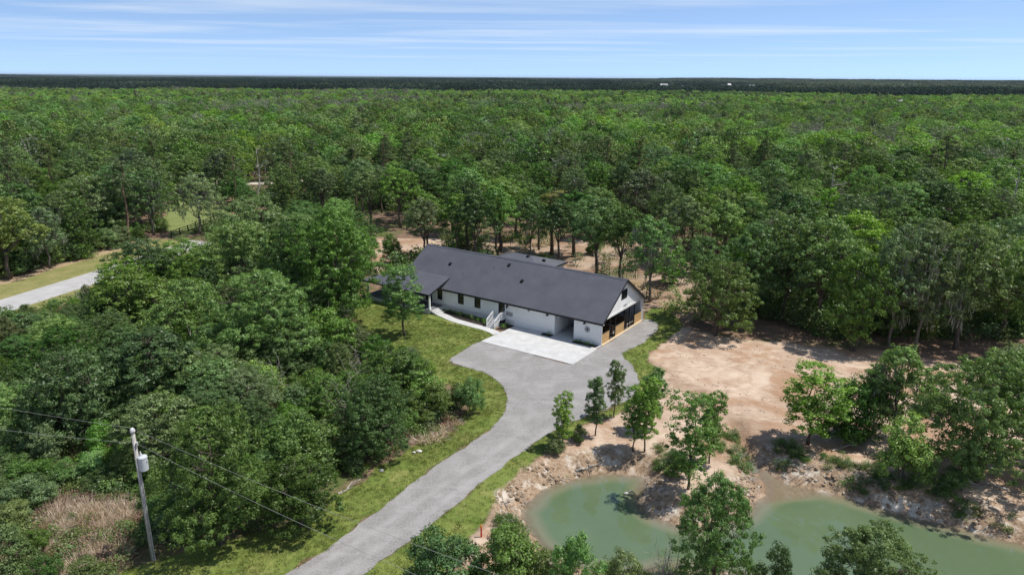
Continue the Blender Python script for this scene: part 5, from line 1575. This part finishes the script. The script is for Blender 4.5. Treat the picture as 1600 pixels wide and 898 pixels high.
# ------------------------------------------------------------------ far woods
def far_tree(r, kind, n, leaf, mat):
    wide = leaf > 0.6
    if kind == 'pine':
        h, w = 13.5, 7.0
        z = h * r.uniform(0.5, 1.0, n); q = w * 0.5 * np.sqrt(r.random(n)) * (1.25 - z / h)
        a = r.uniform(0, 6.28, n)
        P = np.stack([np.cos(a) * q * 1.5, np.sin(a) * q * 1.5, z], 1)
        N = np.stack([np.cos(a), np.sin(a), np.full(n, 0.8)], 1) + r.normal(0, .4, (n, 3))
        T = r.random(n)
    else:
        h, w = (12.0, r.uniform(10, 12)) if wide else (13.0, r.uniform(8.6, 10.4))
        lb = oak_lobes(r, h, w, 9, lo=0.34, size=(0.16, 0.25))
        per = max(4, int(n / (10 * 14)))
        P, N, T, _ = crown_cloud(lb, 14, per, 0.85, r, core=0.05, zmin=-0.3)
    me = leaves_mesh('far_crown', P, N, leaf, leaf * 0.62, T, mat, r=r)
    mb = MB(); mb.tube([(0, 0, -0.2), (0.1, 0, h * 0.35), (0, 0.1, h * 0.7)], [0.28, 0.2, 0.08], 5)
    if kind == 'grey':
        for k in range(24):
            d_ = sphere_dirs(1, r, 0.0)[0]
            mb.tube([(0, 0, h * 0.4), tuple(np.array([0, 0, h * 0.55]) + d_ * np.array([w * .25, w * .25, h * .2])), tuple(np.array([0, 0, h * 0.6]) + d_ * np.array([w * .5, w * .5, h * .42]))], [0.09, 0.06, 0.02], 3, cap=False)
    # trunk joined to the crown mesh
    import bmesh
    bm = bmesh.new(); bm.from_mesh(me)
    tm = mb.mesh('t', None); nv = len(me.polygons)
    bm.from_mesh(tm); bm.to_mesh(me); bm.free()
    me.materials.append(M['bark_pale'] if kind == 'grey' else M['bark'])
    for p in list(me.polygons)[nv:]: p.material_index = 1
    bpy.data.meshes.remove(tm)
    return proto('far_tree', me)
rf = np.random.default_rng(500)
near_p = [far_tree(rf, 'oak', 2800, 0.46, M['forest_leaf']) for _ in range(4)] + [far_tree(rf, 'oak', 2600, 0.46, M['leaf_olive']), far_tree(rf, 'oak', 2600, 0.46, M['leaf_grey'])] + [far_tree(rf, 'oak', 2600, 0.46, M['leaf_bright']), far_tree(rf, 'oak', 2600, 0.46, M['leaf_dark']), far_tree(rf, 'pine', 1300, 0.5, M['needle']), far_tree(rf, 'grey', 700, 0.42, M['moss'])]
mid_p = [far_tree(rf, 'oak', 800, 0.95, M['far_leaf']) for _ in range(5)] + [far_tree(rf, 'oak', 800, 0.95, M['leaf_bright']), far_tree(rf, 'oak', 800, 0.95, M['leaf_dark']), far_tree(rf, 'pine', 420, 0.9, M['needle']), far_tree(rf, 'grey', 260, 0.8, M['grey_twig_far'])]
def jittered(y0, y1, s, r, side=40, half=0.74):
    out = []
    ny = int((y1 - y0) / s)
    for i in range(ny):
        yy = y0 + (i + 0.5) * s
        nx = int((2 * half * yy + 2 * side) / s)
        xx = -half * yy - side + (np.arange(nx) + 0.5 + 0.5 * (i % 2)) * s
        out.append(np.stack([xx + r.uniform(-.45, .45, nx) * s, yy + r.uniform(-.45, .45, nx) * s], 1))
    return np.concatenate(out)
FAR_CLEAR = [(MEADOW, 2.0), (ribbon([(-95, 222), (-84, 217), (-72, 219), (-62, 224), (-52, 222)], -4, 4), 0.0)]
def forest(name, y0, y1, s, protos, probs, r, label, grey_bias=True, scale=(0.8, 1.2)):
    p = jittered(y0, y1, s, r)
    x, y = p[:, 0], p[:, 1]
    k = np.ones(len(x), bool)
    for poly, m_ in FAR_CLEAR: k &= sdf(x, y, poly) < -m_
    for bx, by, br in FAR_HOUSES: k &= ~((np.hypot(x - bx, y - by) < br) | ((np.abs(x - bx * y / by) < br * 0.8) & (y < by) & (y > by - br * 2.2)))
    uu = np.array([image_u(a_, b_, 0) for a_, b_ in zip(x, y)]) if y1 < 600 else np.zeros(len(x))
    k &= ~((uu > 382) & (uu < 428) & (y < 224))
    x, y = x[k], y[k]; n = len(x)
    if y1 > 1000:
        k = y < 1180 + 220 * fbm(x * 0.004, y * 0.001, 55, 3) - 230 * sstep(0.10, 0.7, x / y)
        x, y = x[k], y[k]; n = len(x)
    dens = fbm(x * 0.004, y * 0.0022, 61, 3) if y1 > 400 else fbm(x * 0.012, y * 0.01, 61, 3)
    pick = r.choice(len(protos), n, p=probs)
    # drifts of one kind: pines in the left distance, greys in thin bands
    np_ = len(protos)
    pine, grey = np_ - 2, np_ - 1
    pick = np.where((dens > 0.30) & (r.random(n) < 0.30), pine, pick)
    pick = np.where((fbm(x * 0.006, y * 0.004, 90, 3) > 0.36) & (r.random(n) < 0.6), grey, pick)
    stand = fbm(x * 0.02, y * 0.012, 71, 3)
    pick = np.where((stand > 0.22) & (r.random(n) < 0.7), np_ - 3, pick)      # dark stands
    pick = np.where((stand < -0.24) & (r.random(n) < 0.7), np_ - 4, pick)     # bright stands
    pick = np.where((y > 1040) & (x < -60) & (r.random(n) < 0.4), grey, pick)
    # light and dark stands, lower and higher ground
    sc_ = r.uniform(*scale, n) * (1.0 + 0.22 * fbm(x * 0.015, y * 0.008, 33, 2))
    return scatter(name, np.stack([x, y, np.full(n, -0.1)], 1), r.uniform(0, 6.28, n), sc_, pick, protos, label, 'forest')

# ================================================================== things
def soft_house(name, x, y, rz, L, W, h, ridge, wall, roof, label, z=0.0):
    o = empty(name, (x, y, z), rz)
    m = MB(); m.box(-L / 2, L / 2, -W / 2, W / 2, 0, h)
    for s in (-1, 1): m.poly([(s * L / 2, -W / 2, h), (s * L / 2, W / 2, h), (s * L / 2, 0, ridge)])
    m.build('wall', wall, o)
    for s in (-1, 1):
        m = MB(); e = W / 2 + 0.4; ze = h - 0.4 * (ridge - h) / (W / 2)
        m.hexa([(-L / 2 - .4, s * e, ze + .02), (L / 2 + .4, s * e, ze + .02), (L / 2 + .4, 0, ridge + .02), (-L / 2 - .4, 0, ridge + .02),
                (-L / 2 - .4, s * e, ze + .2), (L / 2 + .4, s * e, ze + .2), (L / 2 + .4, 0, ridge + .2), (-L / 2 - .4, 0, ridge + .2)])
        m.build('roof', roof, o)
    for s in (-1, 1):
        for px in (-L * 0.3, 0.0, L * 0.3):
            m = MB(); m.box(px - 0.6, px + 0.6, s * (W / 2 + 0.03) - 0.03, s * (W / 2 + 0.03) + 0.03, 1.0, min(2.4, h - 0.3)); m.build('window', M['window_glass'], o)
    return tag(o, label, 'house')
M['pale_roof'] = plain('pale_metal_roof', (0.40, 0.41, 0.42), 0.5, 0.05, 1)
M['shingle'] = plain('grey_shingle_roof', (0.24, 0.25, 0.28), 0.8, 0.12, 1)
M['cream_wall'] = plain('cream_wall', (0.42, 0.41, 0.38), 0.8, 0.08, 0.3)
hx, hy = G(150, 268, 4.0)
FAR_HOUSES = []
def far_house(u, v, ztop, L, W, rz, wall, roof, label, h, ridge, clear):
    x, y = G(u, v, ztop)
    soft_house('distant_house', x, y, rz, L, W, h, ridge, wall, roof, label)
    FAR_HOUSES.append((x, y, clear))
far_house(150, 268, 5.0, 13, 10, R(35), M['white_trim'], M['shingle'], 'grey-roofed white house among trees beyond the street', 3.2, 6.2, 11)
far_house(1037, 133.5, 7.0, 26, 14, R(5), M['cream_wall'], M['pale_roof'], 'far white building right of centre below the horizon', 7, 12, 70)
far_house(1066, 136.5, 7.0, 14, 10, R(60), M['cream_wall'], M['pale_roof'], 'far pale building just right of the wider far white one', 7, 11, 60)
far_house(1139, 133.5, 7.0, 14, 10, R(20), M['cream_wall'], M['pale_roof'], 'small far white building alone below the horizon', 8, 13, 60)
far_house(1175, 135, 7.0, 17, 11, R(-10), M['cream_wall'], M['pale_roof'], 'far white building, rightmost of the specks below horizon', 7, 11, 60)
far_house(1398, 161.5, 6.0, 18, 11, R(15), M['white_trim'], M['pale_roof'], 'white roofed building in the woods at far right', 6, 10, 34)
far_house(677, 251, 3.0, 10, 8, R(30), M['white_trim'], M['pale_roof'], 'small white building in a gap of the woods behind house', 3.0, 5.0, 12)

forest('forest', WOOD_END - 3, 520, 5.3, near_p, [.13, .13, .13, .12, .09, .08, .12, .10, .04, .06], rf, 'dense mixed woods stretching away behind the house', scale=(0.55, 1.3))
forest('distant_forest', 520, 1260, 6.8, mid_p, [.14, .14, .14, .13, .13, .15, .08, .05, .04], rf, 'far light green treetops below the dark band of the horizon', scale=(0.62, 1.2))
# the last forest, cloud shadow painted into its leaf colour: one patch of crowns, laid out over and over
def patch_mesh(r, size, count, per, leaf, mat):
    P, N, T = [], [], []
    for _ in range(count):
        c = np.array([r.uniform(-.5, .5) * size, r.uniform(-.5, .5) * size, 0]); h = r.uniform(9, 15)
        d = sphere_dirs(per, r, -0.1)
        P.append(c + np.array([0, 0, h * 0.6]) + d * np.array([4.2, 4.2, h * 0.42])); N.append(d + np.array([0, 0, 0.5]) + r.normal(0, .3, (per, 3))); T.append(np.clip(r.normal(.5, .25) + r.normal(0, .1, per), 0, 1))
    return leaves_mesh('crown_patch', np.concatenate(P), np.concatenate(N), leaf, leaf * 0.7, np.concatenate(T), mat, r=r)
patches = [proto('crown_patch', patch_mesh(rf, 90, 95, 50, 1.9, M['cloud_shade'])) for _ in range(3)] + [proto('mixed_patch', patch_mesh(rf, 90, 100, 70, 1.5, M['far_mixed'])) for _ in range(3)]
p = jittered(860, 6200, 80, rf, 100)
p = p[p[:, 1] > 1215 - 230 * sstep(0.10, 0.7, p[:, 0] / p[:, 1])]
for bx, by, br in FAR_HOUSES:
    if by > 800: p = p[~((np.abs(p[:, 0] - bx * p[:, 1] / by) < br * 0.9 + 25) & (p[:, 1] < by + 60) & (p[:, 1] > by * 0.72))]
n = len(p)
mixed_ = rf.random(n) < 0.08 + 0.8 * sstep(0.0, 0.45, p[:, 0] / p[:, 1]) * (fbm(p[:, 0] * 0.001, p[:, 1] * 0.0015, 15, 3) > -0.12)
scatter('horizon_forest', np.stack([p[:, 0], p[:, 1], 26 * sstep(1500, 5000, p[:, 1]) * (fbm(p[:, 0] * 0.0006, p[:, 1] * 0.0006, 77, 3) + 0.2)], 1), rf.uniform(0, 6.28, n), rf.uniform(0.9, 1.25, n) * (1 + 0.25 * fbm(p[:, 0] * 0.001, p[:, 1] * 0.001, 5)), rf.integers(0, 3, n) + 3 * mixed_, patches, 'forest band at the horizon, cloud shade painted into its dark blue green', 'forest')

# ------------------------------------------------------------------ utility poles and wires
M['pole'] = plain('weathered_pole', (0.42, 0.40, 0.37), 0.9, 0.2, 4, 0.3)
M['transformer'] = plain('grey_transformer_paint', (0.50, 0.53, 0.55), 0.4, 0.05, 3)
M['wire'] = plain('aluminium_wire', (0.30, 0.31, 0.28), 0.5, 0.05, 3)
M['porcelain'] = plain('pale_porcelain', (0.62, 0.62, 0.60), 0.3, 0.05, 3)
px_, py_ = G(240, 874)
pole = empty('utility_pole', (px_, py_, 0.0), 0)
tag(pole, 'weathered grey utility pole with transformer at the lower left', 'utility pole')
PH = 9.75
m = MB(); m.tube([(0, 0, -0.3), (0, 0, PH * 0.5), (0, 0, PH)], [0.16, 0.14, 0.115], 12); m.build('shaft', M['pole'], pole, smooth=True)
m = MB(); m.tube([(0.15, -0.05, 0), (0.135, -0.04, 6.2)], 0.028, 6); m.tube([(0.05, -0.15, 0), (0.04, -0.14, 7)], 0.02, 6); m.build('conduit', M['galvanised'], pole)
m = MB(); m.tube([(0, 0, PH - 0.02), (0, 0, PH + 0.12), (0, 0, PH + 0.25), (0, 0, PH + 0.32)], [0.15, 0.17, 0.12, 0.06], 12); m.build('pole_cap', M['porcelain'], pole, smooth=True)
m = MB(); m.tube([(0.12, -0.05, PH - 0.8), (0.22, -0.06, PH - 0.8)], 0.05, 8); m.tube([(0.2, -0.06, PH - 0.9), (0.2, -0.06, PH - 0.66)], 0.055, 8); m.build('insulator', M['porcelain'], pole)
tcx, tcy = 0.42, -0.10
tr = MB(); tr.tube([(tcx, tcy, 7.05), (tcx, tcy, 7.1), (tcx, tcy, 7.95), (tcx, tcy, 8.0)], [0.25, 0.29, 0.29, 0.30], 20); tro = tr.build('transformer', M['transformer'], pole, smooth=False)
m = MB(); m.tube([(tcx, tcy, 8.0), (tcx, tcy, 8.07), (tcx, tcy, 8.11)], [0.31, 0.27, 0.12], 20); m.build('lid', M['transformer'], tro)
m = MB(); m.tube([(tcx - 0.08, tcy, 8.1), (tcx - 0.08, tcy, 8.2), (tcx - 0.08, tcy, 8.28), (tcx - 0.08, tcy, 8.42)], [0.05, 0.075, 0.05, 0.03], 8); m.build('bushing', M['porcelain'], tro)
m = MB(); m.bar((0.05, -0.03, 7.3), (tcx - 0.2, tcy, 7.3), 0.08); m.bar((0.05, -0.03, 7.8), (tcx - 0.2, tcy, 7.8), 0.08); m.tube([(tcx + 0.28, tcy - .05, 7.75), (tcx + 0.36, tcy - .07, 7.78)], 0.035, 6); m.build('bracket', M['galvanised'], tro)
def wire(a, b, sag, label, rad=0.009):
    a, b = np.array(a, float), np.array(b, float)
    pts = [a + (b - a) * t - np.array([0, 0, 4 * sag * t * (1 - t)]) for t in np.linspace(0, 1, 25)]
    m = MB(); m.tube(pts, rad, 5)
    return tag(m.build('power_line', M['wire'], None, smooth=True), label, 'power line', 'power lines at the utility pole')
top = (px_, py_, PH + 0.30); low = (px_ + 0.2, py_ - 0.06, PH - 0.78)
def beyond(p0, u, v, z, k):
    q = G(u, v, z); return (p0[0] + (q[0] - p0[0]) * k, p0[1] + (q[1] - p0[1]) * k, p0[2])
wire(top, beyond(top, 0, 634, 9.75, 3.4), 0.5, 'upper power line running left from the pole top')
wire(low, beyond(low, 0, 667, 8.75, 3.4), 0.5, 'lower power line running left from the pole')
wire(top, beyond(top, 742, 884, 9.4, 1.6), 0.7, 'upper power line running right from the pole over the drive')
wire(low, beyond(low, 640, 890, 8.4, 1.8), 0.7, 'lower power line running right from the pole over the drive')
qx, qy = G(238, 356)
p2 = empty('utility_pole', (qx, qy, 0), 0)
tag(p2, 'distant pale utility pole among trees beside the street', 'utility pole')
m = MB(); m.tube([(0, 0, -0.2), (0, 0, 9.5)], [0.17, 0.12], 8); m.build('shaft', M['bark_pale'], p2)
m = MB(); m.bar((-0.8, 0, 9.0), (0.8, 0, 9.0), 0.1); m.build('crossarm', M['bark_pale'], p2)
for dx, zz, nm in ((-0.7, 9.1, 'far upper power line crossing the trees beyond the street'), (0.05, 7.4, 'far lower power line crossing the trees beyond the street')):
    g = G(0, 345 if zz > 9 else 366, 8.6 if zz > 9 else 7.0)
    a = np.array([qx + dx, qy, zz]); b = a + (np.array([g[0], g[1], zz]) - a) * 1.5
    o = wire(a, b, 0.5, nm, 0.018); o['group'] = 'power lines beyond the street'

# ------------------------------------------------------------------ fences, pen, marker
M['fence'] = plain('black_fence_paint', (0.022, 0.020, 0.018), 0.8, 0.15, 3)
f0, f1 = np.array(G(268, 372)), np.array(G(352, 342))
fl = np.linalg.norm(f1 - f0); fd = (f1 - f0) / fl
fo = empty('board_fence', (f0[0], f0[1], 0), math.atan2(fd[1], fd[0]))
tag(fo, 'black three-rail board fence along the meadow beyond the thicket', 'fence')
nb_ = max(4, int(fl / 2.6))
for i in range(nb_ + 1):
    s = fl * i / nb_
    m = MB(); m.box(s - 0.08, s + 0.08, -0.08, 0.08, -0.1, 1.5); m.build('post', M['fence'], fo)
for i in range(nb_):
    for z in (0.35, 0.8, 1.25):
        m = MB(); m.box(fl * i / nb_ + 0.01, fl * (i + 1) / nb_ - 0.01, 0.082, 0.115, z, z + 0.15); m.build('rail', M['fence'], fo)

M['pen_metal'] = plain('brown_pen_metal', (0.12, 0.085, 0.065), 0.6, 0.15, 4)
pen = empty('round_pen', (*G(985, 420), 0), 0)
tag(pen, 'round pen of brown metal panels behind the house', 'pen')
c0 = np.array(G(985, 420)); rad = 6.2
for i in range(12):
    a0, a1 = 2 * math.pi * i / 12 + 0.03, 2 * math.pi * (i + 1) / 12 - 0.03
    p, q = np.array([math.cos(a0), math.sin(a0)]) * rad, np.array([math.cos(a1), math.sin(a1)]) * rad
    m = MB()
    for z in (0.3, 0.6, 0.9, 1.2, 1.55): m.bar((*p, z), (*q, z), 0.05)
    for e in (p, q, (p + q) / 2): m.bar((*e, 0.0), (*e, 1.6), 0.06)
    m.build('panel', M['pen_metal'], pen)

M['red_post'] = plain('red_marker_plastic', (0.62, 0.035, 0.02), 0.5, 0.05, 4)
M['orange'] = plain('orange_cap', (0.85, 0.22, 0.03), 0.5, 0.05, 4)
mk = empty('marker_post', (*G(752, 838), float(terrain_z(np.array([G(752, 838)[0]]), np.array([G(752, 838)[1]]))[0])), 0.4)
tag(mk, 'red marker post with orange top on the pond bank', 'marker')
m = MB(); m.tube([(0, 0, -0.1), (0, 0, 0.75)], 0.06, 10); m.build('post', M['red_post'], mk)
m = MB(); m.tube([(0, 0, 0.751), (0, 0, 0.95), (0, 0, 1.02)], [0.065, 0.065, 0.03], 10); m.build('cap', M['orange'], mk)

# ------------------------------------------------------------------ fallen branches, rocks, bed plants
def fallen(x, y, L, a, label, seed):
    r = np.random.default_rng(seed); z = float(terrain_z(np.array([x]), np.array([y]))[0])
    m = MB(); tip = np.array([math.cos(a) * L, math.sin(a) * L, 0.5])
    pth = bend_path((0, 0, 0.05), tip, r, 5, 0.2)
    m.tube(pth, [0.11, 0.09, 0.075, 0.06, 0.04, 0.015], 6)
    for k in range(7):
        b = np.array(pth[r.integers(1, 5)]); e = b + np.array([math.cos(a + r.normal(0, .9)), math.sin(a + r.normal(0, .9)), r.uniform(0.05, .7)]) * L * r.uniform(.2, .45)
        m.tube(bend_path(b, e, r, 3, 0.2), [0.05, 0.035, 0.02, 0.008], 4)
    o = m.build('fallen_branch', M['dead_wood'], None, (x, y, z - 0.02)); o['group'] = 'grey fallen branches on the pond banks'
    return tag(o, label, 'branch')
for (u, v, L, a, lb) in ((1345, 690, 3.4, 2.4, 'grey fallen branch behind the round bush on the right bank'), (1300, 705, 2.6, 0.4, 'grey fallen branch at the foot of the pale-trunked tree'),
                         (1470, 768, 3.2, 0.2, 'grey fallen branch on the right bank under the big tree'), (1575, 765, 3.8, 2.9, 'grey fallen branch on the right bank near the picture edge'),
                         (900, 722, 2.6, 0.3, 'grey fallen branch on the pond bank left of the saplings'), (528, 772, 2.2, 0.8, 'pale twiggy branch at the thicket edge near the drive')):
    x, y = G(u, v); fallen(x, y, L, a, lb, int(u))
def dead_shrub(x, y, h, label, seed, z):
    r = np.random.default_rng(seed); m = MB()
    for k in range(9):
        a = r.uniform(0, 6.28); e = np.array([math.cos(a) * h * r.uniform(.1, .45), math.sin(a) * h * r.uniform(.1, .45), h * r.uniform(.6, 1)])
        pth = bend_path((0, 0, -.05), e, r, 4, 0.16); m.tube(pth, [0.035, 0.03, 0.024, 0.016, 0.006], 4)
        for j in range(4):
            b = np.array(pth[r.integers(2, 5)]); m.tube(bend_path(b, b + r.normal(0, .16, 3) * h + np.array([0, 0, .15 * h]), r, 2, .2), [0.016, 0.011, 0.004], 3)
    o = m.build('dead_shrub', M['dead_wood'], None, (x, y, z)); o['group'] = 'bare dead shrubs'
    return tag(o, label, 'shrub')
for (u, v, h, lb) in ((1048, 905, 3.4, 'bare dead shrub at the bottom left of the big green tree'), (1030, 925, 2.6, 'small bare shrub at the bottom edge by the pond'),
                      (1520, 720, 2.4, 'bare shrub under the big spreading tree on the right bank'), (1385, 715, 2.6, 'bare shrub beside the round bush on the right bank'),
                      (205, 540, 3.5, 'bare grey shrub in the left of the thicket'), (430, 640, 4.5, 'bare grey shrub poking out of the middle of the thicket'), (330, 650, 4.5, 'bare grey shrub left in the middle of the thicket'),
                      (560, 600, 3.5, 'bare grey shrub near the lawn side of the thicket'), (100, 620, 4.2, 'bare grey shrub at the left edge of the thicket'), (660, 655, 2.4, 'bare grey shrub near the bend of the drive')):
    x, y = G(u, v); dead_shrub(x, y, h, lb, int(u), float(terrain_z(np.array([x]), np.array([y]))[0]) if x > GX0 and y < GY1 else 0.0)
spots = []
rq = np.random.default_rng(88)
for _ in range(400):
    x, y = rq.uniform(-60, -4), rq.uniform(50, 98)
    if sd1(THICKET, x, y) < 2 or not in_view(x, y, 0) or any(math.hypot(x - a, y - b) < 5 for a, b in spots): continue
    spots.append((x, y))
    if len(spots) >= 16: break
spots.sort(key=lambda p: image_u(p[0], p[1], 3))
for i, (x, y) in enumerate(spots): dead_shrub(x, y, rq.uniform(3.2, 5.6), f'{ordinal(i)} from left of the thin bare grey stems inside the thicket', 300 + i, -0.02)
for i, (u, v, vt, lb) in enumerate(((1570, 392, 262, 'tall pale dead tree standing in the woods near the right edge'), (1065, 345, 262, 'pale dead tree with stubby limbs in the woods beyond the stable'), (868, 330, 255, 'grey dead tree in the woods beyond the yellow green pine'),
                                   (405, 320, 243, 'grey dead tree beyond the board fence'), (1290, 372, 268, 'forked pale dead tree in the woods beyond the sand'))):
    x, y = G(u, v); h = height_at(u, v, vt); r = np.random.default_rng(60 + i)
    o = empty('dead_tree', (x, y, 0), 0); m = MB()
    pth = bend_path((0, 0, -0.2), (r.normal(0, .4), r.normal(0, .4), h), r, 5, 0.07)
    m.tube(pth, [0.26, 0.23, 0.2, 0.16, 0.11, 0.04], 8); m.build('trunk', M['dead_wood'], o)
    for k in range(11):
        b = np.array(pth[2 + k % 4]) + np.array([0, 0, r.uniform(-.6, .6)]); q = sphere_dirs(1, r, 0.05)[0] * r.uniform(1.6, 3.4)
        m = MB(); pp = bend_path(b, b + q, r, 3, 0.18); m.tube(pp, [0.09, 0.07, 0.045, 0.015], 5)
        for _ in range(3): m.tube(bend_path(pp[2], np.array(pp[2]) + r.normal(0, .5, 3) + np.array([0, 0, .4]), r, 2, .2), [0.035, 0.02, 0.008], 3)
        m.build('limb', M['dead_wood'], o)
    tag(o, lb, 'tree', 'dead trees standing in the woods')
M['white_rock'] = plain('white_limestone', (0.62, 0.60, 0.56), 0.9, 0.15, 4, 0.4)
for i, (u, v, s, lb) in enumerate(((655, 706, 0.26, 'larger white rock on the thicket edge by the drive'), (647, 708, 0.16, 'smaller white rock left of the larger one by the drive'), (596, 736, 0.2, 'pale rock at the foot of the dense dark oak'))):
    x, y = G(u, v); m = clod_mesh(np.random.default_rng(i + 40), s); tag(m.build('rock', M['white_rock'], None, (x, y, 0.08)), lb, 'rock', 'white rocks beside the drive')
gb = 'small shrubs planted along the house front'
bedspots = [(-23.4, -0.8), (-22.4, -0.9), (-21.3, -1.1), (-20.2, -1.1), (-19.1, -1.3), (-18.0, -1.4), (-17.0, -1.4), (-16.3, -1.9), (-13.6, -1.7), (-13.4, -1.0), (-7.3, -0.45), (-3.2, -0.5), (-2.6, -0.55), (-2.0, -0.5), (-1.4, -0.55), (-0.8, -0.5)]
for i, (lx, ly) in enumerate(bedspots):
    wx, wy, _ = to_world(lx, ly)
    s = LEAF_SETS['bush'][i % 5]
    me = BED[i % 3] if 'BED' in globals() else None
    if me is None:
        BED = [weed_mesh(np.random.default_rng(900 + q), 260, 0.62, 0.75, 0.10, M[c]) for q, c in enumerate(('leaf_dark', 'leaf_mid', 'leaf_bright'))]
        me = BED[i % 3]
    o = empty('planted_shrub', (wx, wy, 0.05), i * 1.3); k = (0.75 + 0.35 * ((i * 7) % 5) / 4) * (0.7 if lx > -5 else 1.0); o.scale = (k, k, k)
    link_mesh('foliage', me, o)
    where = 'bed between porch and side stair' if lx < -15.9 else ('bed right of the side stair' if lx < -12 else ('small bed beside the garage door' if lx < -5 else 'bed in front of the stable'))
    same = [j for j, q in enumerate(bedspots) if (q[0] < -15.9) == (lx < -15.9) and (q[0] < -12) == (lx < -12) and (q[0] < -5) == (lx < -5)]
    lb = f'{ordinal(same.index(i))} planted shrub from the left in the {where}' if len(same) > 1 else f'single planted shrub in the {where}'
    tag(o, lb, 'shrub', gb)
# bamboo-like clump in the right woods
bx, by = G(1165, 292, 0)
r = np.random.default_rng(71); m = MB(); P_, N_, T_ = [], [], []
for k in range(60):
    a = r.uniform(0, 6.28); q = r.uniform(0, 2.2); e = np.array([math.cos(a) * (q + 2.6 * r.random()), math.sin(a) * (q + 2.6 * r.random()), r.uniform(11, 15.5)])
    b = np.array([math.cos(a) * q, math.sin(a) * q, 0.0]); pth = bend_path(b, e, r, 4, 0.05); m.tube(pth, [0.05, 0.045, 0.04, 0.03, 0.012], 4)
    t = r.random(130) ** 0.6; c = b + (e - b) * t[:, None] + r.normal(0, 0.38, (130, 3)); P_.append(c[t > .3]); N_.append(r.normal(size=(int((t > .3).sum()), 3))); T_.append(r.random(int((t > .3).sum())))
bam = empty('bamboo_clump', (bx, by, 0), 0); tag(bam, 'tall feathery upright bamboo clump rising from the woods at right', 'bamboo')
m.build('canes', M['leaf_yellow'], bam); link_mesh('crown', leaves_mesh('bamboo_leaves', np.concatenate(P_), np.concatenate(N_), 0.5, 0.12, np.concatenate(T_), M['leaf_bright'], along=np.concatenate(N_) * 0.3 + np.array([0, 0, 1.0]), r=r), bam)
# water bird
bx, by = G(979, 772, WATER_Z)
m = MB(); m.tube([(-0.28, 0, 0.10), (-0.16, 0, 0.11), (0, 0, 0.12), (0.14, 0, 0.13), (0.2, 0, 0.2), (0.22, 0, 0.32), (0.3, 0, 0.33), (0.38, 0, 0.31)], [0.02, 0.09, 0.13, 0.09, 0.05, 0.05, 0.04, 0.01], 10)
tag(m.build('water_bird', plain('pale_feathers', (0.5, 0.48, 0.44), 0.8, 0.15, 8), None, (bx, by, WATER_Z - 0.02), smooth=True), 'small pale water bird floating on the left of the pond', 'bird')

# ------------------------------------------------------------------ air
hz = MB(); hz.box(-30000, 30000, -60, 30000, -3.2, 60.0)
hm, hnt, hout = new_mat('pale_air')
pv = nn(hnt, 'ShaderNodeVolumePrincipled')
pv.inputs['Color'].default_value = (0.70, 0.84, 1.0, 1); pv.inputs['Density'].default_value = 0.000022
pv.inputs['Anisotropy'].default_value = 0.0
hnt.links.new(pv.outputs[0], hout.inputs['Volume'])
tag(hz.build('haze', hm), 'thin pale air between the camera and the horizon', 'haze', None, 'stuff')
